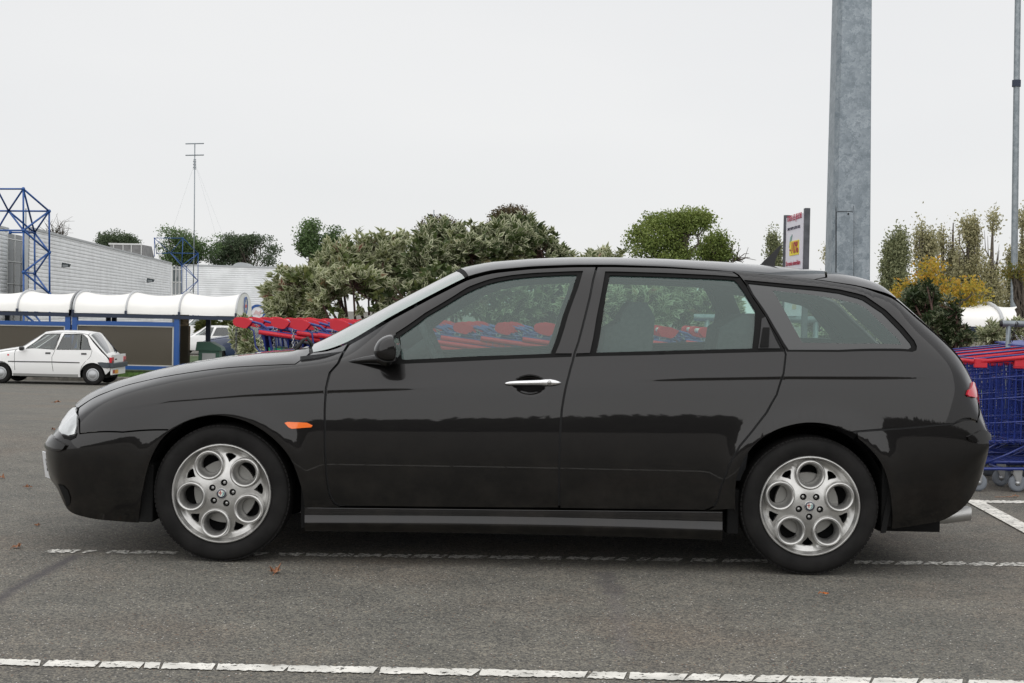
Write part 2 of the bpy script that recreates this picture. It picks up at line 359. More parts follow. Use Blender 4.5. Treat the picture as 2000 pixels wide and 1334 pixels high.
# ------------------------------------------------------------------ supermarket
CLAD = mat('white_cladding', (.80, .82, .83), rough=.45, noise=.07, nscale=.8, coat=.1)
CLADEDGE = mat('roof_edge_trim', (.42, .44, .45), rough=.5)
BLUE = mat('blue_paint', (.018, .085, .30), rough=.4)
NAVY = mat('navy_paint', (.012, .022, .05), rough=.45)
GALV = mat('galvanised_steel', (.30, .33, .35), rough=.42, metal=.55, noise=.18, nscale=9, col2=(.20, .23, .25), detail=6)
WGL = glass_mat('building_glass', (.25, .28, .29), refl=2.5, veil=.35, veilcol=(.30, .34, .36))
WHITEF = mat('white_frame', (.6, .61, .6), rough=.5)
TOP = 5.0 + H
def wall_clad(name, p0, p1, z0, z1, pitch, parent, depth=.035):
    """corrugated sheet: horizontal ribs, trapezoid profile"""
    p0 = np.array(p0[:2]); p1 = np.array(p1[:2]); d = (p1 - p0) / np.linalg.norm(p1 - p0); nrm = np.array([d[1], -d[0]])
    if nrm @ (CAM[:2] - p0) < 0: nrm = -nrm
    V = []; z = z0; prof = []
    while z < z1 - .01:
        prof += [(z, 0), (z + pitch * .22, 0), (z + pitch * .36, depth), (z + pitch * .86, depth)]; z += pitch
    prof.append((z1, 0))
    for zz, o in prof:
        for p in (p0, p1): V.append((p[0] + nrm[0] * o, p[1] + nrm[1] * o, min(zz, z1)))
    n = len(prof)
    ob = MB().add(V, [(2 * i, 2 * i + 1, 2 * i + 3, 2 * i + 2) for i in range(n - 1)]).build(name, CLAD, parent); ob['kind'] = 'stuff' ; return ob
bz = ground_z(120)
def wp(px, ytop, h=5.0):
    """plan point of a wall whose top edge (h above eye) is seen at px, ytop"""
    r = ray(px, ytop); return CAM + r * (h / r[2])
A0 = wp(-260, 378); A1 = wp(15, 449.5); A2 = wp(57, 458); B0 = wp(57, 447.5); B1 = wp(335, 515.5)
bld = thing('supermarket', 'long white supermarket building clad in horizontal ribbed sheets', 'building', (B0[0], B0[1], bz))
bo = np.array([B0[0], B0[1], bz])
def loc(p): return (p[0] - bo[0], p[1] - bo[1])
A0l, A1l, A2l, B0l, B1l = [loc(p) for p in (A0, A1, A2, B0, B1)]
ht = TOP - bz
wall_clad('cladding', A0l, A1l, 0, ht, .27, bld); wall_clad('cladding', B0l, B1l, 0, ht, .27, bld)
C0 = P(336, 600, 182); C1 = P(356, 600, 182.4); C2 = P(660, 600, 188); hC = 5.0
c0l, c1l, c2l = loc(C0), loc(C1), loc(C2)
ztopC = P(450, 521.5, 184)[2] - bz
wall_clad('cladding', c1l, c2l, 0, ztopC, .27, bld)
def slab(a, b, z0, z1, th, m, name, off=0.0):
    a = np.array(a); b = np.array(b); d = (b - a) / np.linalg.norm(b - a); n_ = np.array([-d[1], d[0]])
    if n_ @ (np.array(loc(CAM)) - a) > 0: n_ = -n_
    a2, b2 = a - n_ * off, b - n_ * off
    V = [(*a2, z0), (*b2, z0), (*b2, z1), (*a2, z1)]; V += [(v[0] + n_[0] * th, v[1] + n_[1] * th, v[2]) for v in V]
    return MB().add(V, [(0, 1, 2, 3), (7, 6, 5, 4), (0, 4, 5, 1), (1, 5, 6, 2), (2, 6, 7, 3), (3, 7, 4, 0)]).build(name, m, bld)
slab(A0l, A1l, 0, ht + .05, .3, CLADEDGE, 'wall_core', -.02); slab(B0l, B1l, 0, ht + .05, .3, CLADEDGE, 'wall_core', -.02); slab(c1l, c2l, 0, ztopC + .08, .3, CLADEDGE, 'wall_core', -.02)
slab(A0l, A1l, ht, ht + .16, .2, CLADEDGE, 'roof_edge', .10); slab(B0l, B1l, ht, ht + .16, .2, CLADEDGE, 'roof_edge', .10); slab(c1l, c2l, ztopC, ztopC + .2, .2, CLADEDGE, 'roof_edge', .10)
slab(A1l, A2l, 0, ht - .2, .05, WGL, 'glazing', 0); slab(c0l, c1l, 0, ztopC - .1, .05, WGL, 'glazing', 0)
for a_, b_, top, nv in ((A1l, A2l, ht - .2, 3), (c0l, c1l, ztopC - .1, 3)):
    a_, b_ = np.array(a_), np.array(b_); d = (b_ - a_) / np.linalg.norm(b_ - a_)
    for i in range(nv + 1):
        p = a_ + (b_ - a_) * i / nv; MB().tube([(p[0], p[1] - .08, 0), (p[0], p[1] - .08, top)], .07, n=4).build('mullion', WHITEF, bld)
    for i in range(1, 4):
        z = top * (.30 + .22 * i) - .1; MB().tube([(a_[0], a_[1] - .1, z), (b_[0], b_[1] - .1, z)], .06, n=4).build('transom', WHITEF, bld)
# skylight boxes on the roof
S0, S1 = P(222, 480, 175), P(290, 480, 178)
sl = MB(); zl0 = P(255, 505, 176)[2]; zl1 = P(255, 478, 176)[2]
sl.prism([(S0[0] - bo[0], zl0 - bz), (S1[0] - bo[0] + .3, zl0 - bz), (S1[0] - bo[0] - .1, zl1 - bz), (S0[0] - bo[0] - .5, zl1 - bz)], S0[1] - bo[1], S0[1] - bo[1] + 5)
skl = sl.build('rooflight', mat('rooflight_grey', (.20, .20, .20), rough=.6, noise=.2, nscale=1.5), bld)
sf = MB()
for t in (0, .33, .62, .97):
    x_ = S0[0] - bo[0] + (S1[0] - S0[0]) * t; sf.bbox((x_ - .04, S0[1] - bo[1] - .06, zl0 - bz), (x_ + .06, S0[1] - bo[1] - .01, zl1 - bz - .02))
sf.bbox((S0[0] - bo[0] - .6, S0[1] - bo[1] - .08, zl1 - bz - .08), (S1[0] - bo[0], S0[1] - bo[1] - .005, zl1 - bz + .12)); sf.build('rooflight_frame', WHITEF, bld)
V = [(P(472, 521, 188)[0] - bo[0] + 1.1 * math.cos(t), 0, ztopC + .1 + .62 * math.sin(t)) for t in np.linspace(0, math.pi, 14)]
MB().prism([(v[0], v[2]) for v in V], P(472, 521, 188)[1] - bo[1] - .5, P(472, 521, 188)[1] - bo[1] + 3).build('roof_vent', CLADEDGE, bld)
# floodlights
LAMP = mat('lamp_housing', (.03, .045, .05), rough=.5)
def flood(px, py, Y, s, label, face=0.0):
    p = P(px, py, Y); t = thing('floodlight', label, 'floodlight', p, face, 'floodlights on the supermarket wall')
    MB().prism([(-.45 * s, -.25 * s), (.5 * s, -.12 * s), (.62 * s, .22 * s), (-.40 * s, .40 * s)], -.35 * s, .35 * s).build('lamp_housing', LAMP, t, bevel=.04 * s)
    MB().tube([(-.5 * s, .3 * s, -.1 * s), (-.2 * s, .8 * s, -.1 * s), (-.5 * s, 1.6 * s, -.15 * s)], .07 * s, n=5).build('bracket', LAMP, t)
    MB().bbox((-.33 * s, -.40 * s, -.18 * s), (.45 * s, -.352 * s, .15 * s)).build('lens', mat('lamp_lens', (.25, .27, .28), rough=.15), t)
flood(128, 519, 107, .50, 'black floodlight on the ribbed wall nearest to the left lattice tower'); flood(293, 548.5, 150, .62, 'black floodlight near the right end of the long receding wall'); flood(513, 562, 182, .72, 'square floodlight on the far flat wall above the round sign')
# round wall sign
rs = P(503, 611, 182); r_ = 1.05; t = thing('round_sign', 'round white sign with a blue ring on the far wall, above the first trolley', 'sign', rs)
MB().lathe([(r_ * .70, -.08), (r_, -.08), (r_, .1)], n=40).build('blue_ring', BLUE, t); MB().lathe([(0, -.05), (r_ * .75, -.05)], n=32).build('sign_face', mat('sign_white', (.72, .73, .75), rough=.5), t)
MB().prism([(-.55, -.25), (-.2, .35), (.15, .1), (.5, .35), (.3, -.4), (-.1, -.15)], -.10, -.055).build('emblem', mat('emblem_pink', (.62, .45, .45), rough=.6), t)
# lattice frames
def lattice(name, label, nodes, edges, Y, thick, extra_v=()):
    base = gl(nodes['A'][0], Y); t = thing(name, label, 'frame', base, 0, 'blue lattice frames beside the glazed strips'); b = np.array(base)
    pt = {k: P(v[0], v[1], Y + (v[2] if len(v) > 2 else 0)) - b for k, v in nodes.items()}
    for e in edges: MB().tube([pt[e[0]], pt[e[1]]], thick, n=6).build('strut', BLUE, t, smooth=True)
    for k, p in pt.items():
        if len(k) == 1: MB().lathe([(0, -thick * 2), (thick * 1.5, -thick * 1.4), (thick * 2, 0), (thick * 1.5, thick * 1.4), (0, thick * 2)], c=tuple(p), axis='z', n=8).build('node', BLUE, t, smooth=True)
nd = {'A': (45.5, 369, 0), 'B': (96, 412.5, 1.5), 'C': (16.6, 412, 1.5), 'D': (45.8, 450, 0), 'E': (67.4, 454.5, 3), 'F': (96.4, 493, 1.5), 'G': (46, 531.5, 0), 'H': (68, 534.6, 3), 'I': (97, 574, 1.5), 'J': (-6, 369, 0), 'K': (-40, 412, 1.5), 'L': (-6, 450, 0), 'M': (20, 454, 3), 'N': (46.3, 613, 0), 'O': (68.4, 615, 3), 'P': (97.4, 654, 1.5), 'Q': (46.5, 692, 0)}
lattice('lattice_frame', 'large blue tubular lattice frame at the left edge', nd, ['AB', 'AD', 'AE', 'AC', 'CB', 'BD', 'BE', 'CD', 'CE', 'DE', 'DF', 'EF', 'BF', 'DG', 'EH', 'FG', 'FH', 'GH', 'GI', 'HI', 'FI', 'JA', 'JC', 'KC', 'LC', 'LD', 'ME', 'CL', 'GN', 'HO', 'IP', 'IN', 'IO', 'NO', 'NP', 'OP', 'NQ', 'PQ'], 62, .042)
nd2 = {'A': (301.4, 465, 0), 'B': (357.5, 465, 0), 'C': (332.8, 494, 1.5), 'D': (387, 495, 1.5), 'E': (355, 519, 0), 'F': (364, 521.4, 3), 'G': (386.6, 548, 1.5), 'H': (355.4, 574, 0), 'I': (364.5, 577, 3), 'J': (387, 605, 1.5), 'K': (306, 495, 3), 'M': (355.8, 640, 0), 'N': (387.3, 660, 1.5), 'O': (301.6, 500, 0)}
lattice('lattice_frame', 'smaller blue lattice frame in front of the leafy tree and far wall', nd2, ['AB', 'AC', 'AK', 'AO', 'BC', 'BD', 'CD', 'CE', 'CF', 'BE', 'DE', 'DF', 'EF', 'EG', 'FG', 'DG', 'EH', 'FI', 'GH', 'GI', 'HI', 'GJ', 'HJ', 'IJ', 'HM', 'JM', 'JN', 'KC', 'MN'], 112, .026)
# lightning mast, poles
def mast(name, label, pts, Y, r, cat, extra=None):
    b = gl(pts[0][0], Y); t = thing(name, label, cat, b); p = [P(x, y, Y) - np.array(b) for x, y in pts]
    MB().tube([(p[0][0], p[0][1], -.5)] + p, r, n=6).build('mast_tube', GALV, t, smooth=True)
    return t, np.array(b)
t, b = mast('aerial_mast', 'tall thin radio aerial mast with crossbars above the leafy tree', [(379.5, 440), (380.5, 280)], 150, .055, 'mast')
for y_, hw_ in ((280.5, 18), (303, 18)): MB().tube([P(380.3 - hw_, y_ + .3, 150) - b, P(380.3 + hw_, y_ - .3, 150) - b], .06, n=4).build('crossbar', GALV, t)
for i in range(7): MB().tube([P(378 - .9 * (i % 2) , 312 + i * 3, 150) - b, P(383, 312 + i * 3, 150) - b], .05, n=4).build('rung', GALV, t)
for x_ in (330, 440, 425): MB().tube([P(380.4, 318, 150) - b, P(x_, 470, 150) - b], .006, n=3).build('stay_wire', GALV, t)
mast('thin_pole', 'thin grey pole tip standing above the reddish tree top', [(847, 470), (847.5, 410)], 90, .03, 'pole')
mast('thin_pole', 'short pale pole behind the left lattice frame', [(50, 470), (50.5, 407)], 100, .05, 'pole')
# big galvanised column
COLM = bpy.data.materials.new('spangled_zinc'); COLM.use_nodes = True; t_ = COLM.node_tree; b_ = t_.nodes['Principled BSDF']
co = t_.nodes.new('ShaderNodeTexCoord'); vo = t_.nodes.new('ShaderNodeTexVoronoi'); vo.inputs['Scale'].default_value = 22; vo.distance = 'MANHATTAN'
nz_ = t_.nodes.new('ShaderNodeTexNoise'); nz_.inputs['Scale'].default_value = 7; nz_.inputs['Detail'].default_value = 8; nz_.inputs['Roughness'].default_value = .7
va = t_.nodes.new('ShaderNodeVectorMath'); va.operation = 'MULTIPLY_ADD'; va.inputs[1].default_value = (.5, .5, .5); t_.links.new(co.outputs['Object'], nz_.inputs[0]); t_.links.new(nz_.outputs['Color'], va.inputs[0]); t_.links.new(co.outputs['Object'], va.inputs[2]); t_.links.new(va.outputs[0], vo.inputs[0])
sp_ = t_.nodes.new('ShaderNodeSeparateColor'); t_.links.new(vo.outputs['Color'], sp_.inputs[0])
rp_ = t_.nodes.new('ShaderNodeValToRGB'); rp_.color_ramp.elements[0].color = (.20, .235, .26, 1); rp_.color_ramp.elements[1].color = (.34, .38, .41, 1); t_.links.new(sp_.outputs[0], rp_.inputs[0])
rp2 = t_.nodes.new('ShaderNodeValToRGB'); rp2.color_ramp.elements[0].position = .35; rp2.color_ramp.elements[0].color = (.75, .78, .8, 1); rp2.color_ramp.elements[1].position = .65; rp2.color_ramp.elements[1].color = (1.1, 1.1, 1.1, 1); t_.links.new(nz_.outputs[0], rp2.inputs[0])
mm_ = t_.nodes.new('ShaderNodeMix'); mm_.data_type = 'RGBA'; mm_.blend_type = 'MULTIPLY'; mm_.inputs[0].default_value = 1; t_.links.new(rp_.outputs[0], mm_.inputs[6]); t_.links.new(rp2.outputs[0], mm_.inputs[7]); t_.links.new(mm_.outputs[2], b_.inputs['Base Color']); b_.inputs['Roughness'].default_value = .5; b_.inputs['Metallic'].default_value = .35
YC = 15.0
pb = P(1655, 700, YC); base = (pb[0], pb[1], -.03); col = thing('lamp_column', 'thick galvanised steel lamp column with an access door, behind the car roof', 'lamp post', base)
def colring(y, cx, hw):
    hw = hw * .93
    c = P(cx, y, YC); s = hw * YC / F; z = c[2] + .03; x = c[0] - base[0]
    return [(x - s, -s * .55, z), (x - s * .80, -s, z), (x + s * .93, -s, z), (x + s, -s * .9, z), (x + s, s, z), (x - s, s, z)]
rings = [colring(y, cx, hw) for y, cx, hw in ((835, 1652.5, 41), (538, 1655, 39), (0, 1664, 34), (-900, 1680, 26))]
V = sum(rings, []); MB().add(V, [(i * 6 + j, i * 6 + (j + 1) % 6, (i + 1) * 6 + (j + 1) % 6, (i + 1) * 6 + j) for i in range(3) for j in range(6)] + [tuple(18 + j for j in range(6))]).build('shaft', COLM, col)
def dpt(px, py): p = P(px, py, YC - 39 * YC / F); return (p[0] - base[0], p[2] + .03)
dd = [dpt(*q) for q in spline([(1633, 640), (1633.5, 420), (1634.5, 416), (1638, 414.5), (1660, 414.5), (1665, 416), (1666.5, 421), (1665, 640)], 3)]
yf = -39 * YC / F - .018
MB().prism([((x - dd[0][0] - .085) * 1.07 + dd[0][0] + .085, z + .008) for x, z in dd], yf + .008, yf + .02).build('door_gap', RUBBER, col)
MB().prism(dd, yf - .002, yf + .018).build('access_door', COLM, col)
q = dpt(1656, 418); MB().lathe([(0, -.006), (.009, -.005), (.009, .01)], c=(q[0], yf - .002, q[1]), n=12).build('lock', RUBBER, col)
t, b = mast('lamp_post', 'slim grey lamp post near the right edge among the poplars', [(1980, 600), (1984.5, 240), (1988, 0), (1993, -300)], 40, [.105, .095, .09, .085, .08], 'lamp post')
c_ = P(1985.2, 163, 40) - b; MB().tube([c_ - [0, 0, .09], c_ + [0, 0, .09]], .12, n=10).build('collar', NAVY, t)
# ------------------------------------------------------------------ discount sign
xs_, y0_, y1_ = 2.13, 10.62, 11.28
p_r = P(1576, 406, y0_); zt = p_r[2]; X0 = P(1570, 500, y0_)[0]
sign = thing('discount_sign', 'tall white discount sign between two grey posts, its face turned left', 'sign', (X0, y0_, 0))
PANEL = mat('sign_panel', (.74, .74, .78), rough=.5); POST = mat('sign_post', (.085, .09, .10), rough=.5, metal=.3, noise=.25, nscale=14)
w_ = P(1582, 450, y0_)[0] - X0
MB().bbox((0, 0, 0), (w_, .05, zt)).build('post', POST, sign, bevel=.004)
xl = P(1530, 450, y1_)[0] - X0; xr2 = P(1544, 450, y1_)[0] - X0
MB().tube([((xl + xr2) / 2, y1_ - y0_, 0), ((xl + xr2) / 2, y1_ - y0_, zt - .01)], (xr2 - xl) / 2, n=14).build('post', POST, sign, smooth=True, auto=40)
# panel plane from the near post to the far one
a3 = np.array([P(1569, 450, y0_ + .02)[0] - X0, .03]); b3 = np.array([P(1535, 450, y1_ - .02)[0] - X0, y1_ - y0_ - .03])
zp1, zp0 = P(1569, 415, y0_)[2], P(1569, 617, y0_)[2]
V = [(*a3, zp0), (*b3, zp0), (*b3, zp1), (*a3, zp1)]; nn = np.array([a3[1] - b3[1], b3[0] - a3[0]]); nn = nn / np.linalg.norm(nn); nn = -nn if nn[0] > 0 else nn
V2 = [(v[0] - nn[0] * .02, v[1] - nn[1] * .02, v[2]) for v in V]
MB().add(V + V2, BOXF).build('sign_panel', PANEL, sign)
exv = (a3 - b3) / np.linalg.norm(a3 - b3); wd = np.linalg.norm(a3 - b3)
def onpanel(u, py): # u 0..1 left to right as read; py at the near post
    pz = P(1569, py, y0_)[2]; q = b3 + (a3 - b3) * u; return Vector((q[0] + nn[0] * .004, q[1] + nn[1] * .004, pz))
Rt = Matrix(((exv[0], 0, nn[0], 0), (exv[1], 0, nn[1], 0), (0, 1, 0, 0), (0, 0, 0, 1)))
REDT = mat('print_red', (.42, .03, .07), rough=.6); BLK = mat('print_dark', (.06, .06, .09), rough=.6); YELP = mat('print_yellow', (.85, .72, .05), rough=.6); GRP = mat('print_green', (.25, .42, .38), rough=.6)
sg_ = lambda body, u, py, size, m, xs, n_='lettering': text_part(body, size, m, sign, Matrix.Translation(onpanel(u, py)) @ Rt, xs=xs, depth=.001, name=n_)
sg_('TOUS LES JEUDIS', .50, 419, .062, REDT, 1.12)
sg_('avec votre carte cora', .48, 439, .044, BLK, 1.15)
qa, qb = onpanel(.26, 466), onpanel(.80, 495); n3 = Vector((nn[0], nn[1], 0))
Vq = [Vector((qa.x, qa.y, qb.z)), Vector((qb.x, qb.y, qb.z)), Vector((qb.x, qb.y, qa.z)), Vector((qa.x, qa.y, qa.z))]
MB().add([tuple(v) for v in Vq] + [tuple(v - n3 * .003) for v in Vq], BOXF).build('yellow_patch', YELP, sign)
Vq = [onpanel(.22, 478), onpanel(.34, 466), onpanel(.40, 452), onpanel(.28, 458)]
MB().add([tuple(v) for v in Vq] + [tuple(v - n3 * .003) for v in Vq], BOXF).build('green_ticket', GRP, sign)
text_part('-10%', .125, REDT, sign, Matrix.Translation(onpanel(.54, 481) + n3 * .003) @ Rt, xs=1.25, depth=.001)
sg_('De remise immédiate', .48, 511, .052, REDT, 1.12)
for py_, m3, hh in ((583, YELP, .05), (592, REDT, .012)):
    q1, q2 = onpanel(.42, py_), onpanel(.75, py_)
Vq = [onpanel(.5, 604), onpanel(.72, 604), onpanel(.72, 594), onpanel(.5, 594)]
MB().add([tuple(v) for v in Vq] + [tuple(v - n3 * .003) for v in Vq], BOXF).build('small_print_patch', mat('print_tan', (.62, .5, .35), rough=.6), sign)
# ------------------------------------------------------------------ trolley shelters
FAB = mat('white_canvas', (.83, .82, .79), rough=.75, noise=.02, nscale=1.5)
SMOKE = glass_mat('smoked_panel', (.42, .35, .26), refl=.7, rough=.25, veil=.52, veilcol=(.17, .15, .12))
def shelter(label, Y, ribs, ytop, ybot, yg, sag, posts, panels, depth=2.4, endcap=None, group='trolley shelters with white canvas roofs', lg=None):
    s = Y / F; base = np.array([P(posts[0] if posts else ribs[0], 700, Y)[0], Y, ground_z(Y)]); t = thing('trolley_shelter', label, 'shelter', base, 0, group)
    def LP(px, py, dy=0.0): return P(px, py, Y) + [0, dy, 0] - base
    n = 14; nm = 9
    for a, b in zip(ribs[:-1], ribs[1:]):
        if b - a < 12: continue
        V = []
        for i in range(nm + 1):
            u = i / nm; px = a + (b - a) * u; sg2 = 1 - (2 * u - 1) ** 2
            e = LP(px, ybot(px)); zt_ = LP(px, ytop(px))[2] + .05
            for j in range(n + 1):
                v = j / n; th = math.pi * v; hgt = (zt_ - e[2]) * (1 - .16 * sg2)
                V.append((e[0], depth * (1 - math.cos(th)) / 2, e[2] + hgt * math.sin(th) ** .75))
        MB().add(V, [(i * (n + 1) + j, i * (n + 1) + j + 1, (i + 1) * (n + 1) + j + 1, (i + 1) * (n + 1) + j) for i in range(nm) for j in range(n)]).build('canvas', FAB, t, smooth=True)
    for px in ribs:
        e = LP(px, ybot(px)); zt_ = LP(px, ytop(px))[2] + .07
        MB().tube([(e[0], depth * (1 - math.cos(math.pi * v)) / 2 - .0, e[2] + (zt_ - e[2]) * math.sin(math.pi * v) ** .75) for v in np.linspace(0, 1, 15)], .032, n=6).build('roof_hoop', mat('hoop_grey', (.5, .51, .52), rough=.5), t, smooth=True)
        MB().bbox((e[0] - .03, -.06, e[2] - .10), (e[0] + .03, .02, e[2] + .08)).build('hoop_foot', NAVY, t)
    x0, x1 = ribs[0], ribs[-1]; e0 = LP(x0, ybot(x0) + 4); e1 = LP(x1, ybot(x1) + 4)
    for dy in (0, depth): MB().add([(e0[0], dy - .05, e0[2] - .07), (e1[0], dy - .05, e1[2] - .07), (e1[0], dy - .05, e1[2] + .03), (e0[0], dy - .05, e0[2] + .03), (e0[0], dy + .05, e0[2] - .07), (e1[0], dy + .05, e1[2] - .07), (e1[0], dy + .05, e1[2] + .03), (e0[0], dy + .05, e0[2] + .03)], [(0, 1, 2, 3), (4, 7, 6, 5), (0, 4, 5, 1), (2, 6, 7, 3), (0, 3, 7, 4), (1, 5, 6, 2)]).build('gutter_beam', NAVY, t)
    for px in posts:
        e = LP(px, ybot(px) + 6); MB().bbox((e[0] - .075, -.02, 0), (e[0] + .075, .12, e[2] - .02)).build('post', BLUE, t)
    for px in (lg or []):
        e = LP(px, ybot(px) + 6); MB().bbox((e[0] - .07, depth - .05, 0), (e[0] + .07, depth + .05, e[2] - .02)).build('rear_post', NAVY, t)
    for a, b, y0p, y1p in panels:
        q0_, q1_ = LP(a, y0p, .0), LP(b, y1p, .0)
        MB().bbox((q0_[0], .03, q1_[2]), (q1_[0], .05, q0_[2])).build('smoked_panel', SMOKE, t)
        MB().bbox((q0_[0] - .02, -.01, q0_[2]), (q1_[0] + .02, .09, q0_[2] + .12)).build('panel_rail', BLUE, t)
        MB().bbox((q0_[0] - .02, -.01, q1_[2] - .11), (q1_[0] + .02, .09, q1_[2])).build('panel_rail', BLUE, t)
        fm = mat('panel_frame', (.5, .49, .46), rough=.4)
        for xx in (q0_[0], q1_[0]): MB().bbox((xx - .02, .0, q1_[2]), (xx + .02, .028, q0_[2])).build('panel_frame', fm, t)
        MB().bbox((q0_[0], .0, q0_[2] - .03), (q1_[0], .028, q0_[2])).build('panel_frame', fm, t); MB().bbox((q0_[0], .0, q1_[2]), (q1_[0], .028, q1_[2] + .03)).build('panel_frame', fm, t)
        MB().bbox((q0_[0] + .02, depth - .02, q1_[2]), (q1_[0] - .02, depth, q0_[2])).build('rear_panel', SMOKE, t)
    if endcap:
        px = endcap; e = LP(px, ybot(px)); zt_ = LP(px, ytop(px))[2] + .05; V = [(e[0], depth * (1 - math.cos(math.pi * v)) / 2, e[2] + (zt_ - e[2]) * math.sin(math.pi * v) ** .75) for v in np.linspace(0, 1, 17)]
        MB().add(V, [tuple(range(17))]).build('end_canvas', FAB, t)
        cc = Vector((e[0] + .03, depth / 2, e[2] + (zt_ - e[2]) * .46)); M_ = Matrix.Translation(cc) @ Matrix(((0, 0, 1, 0), (1, 0, 0, 0), (0, 1, 0, 0), (0, 0, 0, 1)))
        rg_ = MB().lathe([(.21, 0), (.27, 0), (.27, .02), (.21, .02)], axis='x', n=32, closed=True, c=tuple(cc)).build('logo_ring', BLUE, t)
        text_part('cora', .20, mat('logo_red', (.6, .12, .1), rough=.6), t, M_ @ Matrix.Translation((0, 0, .005)), depth=.003)
    return t, base
shelter('long trolley shelter with a white canvas roof and brown smoked panels behind the white hatchback', 43, [137.5, 143, 246, 350, 461], lambda x: 571.5 + (x - 140) * .0125, lambda x: 610 + (x - 140) * .022, 752, .16, [146, 345.5], [(150.5, 337, 634, 716)], endcap=463, lg=[168, 180, 374])
shelter('left continuation of the white canvas trolley shelter, cut by the left edge', 43, [-170, -70, 34, 137.5], lambda x: 571.5 + (x - 140) * .0125, lambda x: 610 + (x - 140) * .022, 752, .16, [132.5, -75], [(-70, 125, 632.5, 716)], lg=[-40])
# panel at the right end, set deeper
e_ = P(355, 640, 45.2); zg_ = ground_z(45); t = thing('glass_screen', 'narrow smoked side screen at the right end of the trolley shelter', 'screen', (e_[0], 45.0, zg_)); MB().bbox((0, 0, .15), (.26 * 1.0, .03, 2.0)).build('smoked_panel', SMOKE, t); MB().bbox((-.02, -.02, .1), (.28, .05, .16)).build('foot_rail', NAVY, t)
shelter('white canvas shelter roof on the right, beyond the dark shrub', 25, [1868, 1958, 2060, 2160], lambda x: 597 + (x - 1868) * .006, lambda x: 637 + (x - 1868) * .018, 800, .2, [1990, 2160], [], depth=2.3, lg=[1900])
# trolleys stored in the far shelter: only their dark lower frames show
# ------------------------------------------------------------------ recycling box
p = P(408, 700, 44); rb = thing('recycling_box', 'small dark green box with a pitched lid beside the shelter end', 'bin', (p[0], 44, ground_z(44)))
GB = mat('green_box', (.03, .09, .06), rough=.5); hz = P(408, 668, 44)[2] - ground_z(44)
MB().bbox((-.32, 0, 0), (.30, .5, hz - .22)).build('bin_body', GB, rb, bevel=.02); MB().prism([(-.40, hz - .26), (.40, hz - .26), (.36, hz - .16), (.05, hz), (-.36, hz)], -.05, .56).build('lid', GB, rb); MB().bbox((-.2, -.02, .3), (.2, -.005, hz - .34)).build('notice', mat('notice_grey', (.4, .4, .4), rough=.6), rb)
# ------------------------------------------------------------------ plants
def leafmat(name, cols, edge=None, trans=.35):
    m = bpy.data.materials.new(name); m.use_nodes = True; t = m.node_tree; b = t.nodes['Principled BSDF']; n = t.nodes.new; l = t.links.new
    at = n('ShaderNodeAttribute'); at.attribute_name = 'tone'
    r = n('ShaderNodeValToRGB'); e = r.color_ramp.elements
    for i, c in enumerate(cols):
        p = i / (len(cols) - 1); el = e[i] if i < 2 else e.new(p); el.position = p; el.color = (*c, 1)
    if len(cols) > 2: e[1].position = 1 / (len(cols) - 1)
    sp = n('ShaderNodeSeparateColor'); l(at.outputs['Color'], sp.inputs[0]); l(sp.outputs[0], r.inputs[0]); c = r.outputs[0]
    if edge:
        r2 = n('ShaderNodeValToRGB'); r2.color_ramp.elements[0].position = .42; r2.color_ramp.elements[0].color = (0, 0, 0, 1); r2.color_ramp.elements[1].position = .72; r2.color_ramp.elements[1].color = (1, 1, 1, 1)
        l(sp.outputs[1], r2.inputs[0]); mu = n('ShaderNodeMath'); mu.operation = 'MULTIPLY'; l(r2.outputs[0], mu.inputs[0]); l(sp.outputs[2], mu.inputs[1])
        x = n('ShaderNodeMix'); x.data_type = 'RGBA'; l(mu.outputs[0], x.inputs[0]); l(c, x.inputs[6]); x.inputs[7].default_value = (*edge, 1); c = x.outputs[2]
    l(c, b.inputs['Base Color']); b.inputs['Roughness'].default_value = .55; b.inputs['Specular IOR Level'].default_value = .35
    tl = n('ShaderNodeBsdfTranslucent'); l(c, tl.inputs[0]); ms = n('ShaderNodeMixShader'); ms.inputs[0].default_value = trans; l(b.outputs[0], ms.inputs[1]); l(tl.outputs[0], ms.inputs[2]); l(ms.outputs[0], t.nodes['Material Output'].inputs[0])
    return m
def norm(a): return a / (np.linalg.norm(a, axis=-1, keepdims=True) + 1e-12)
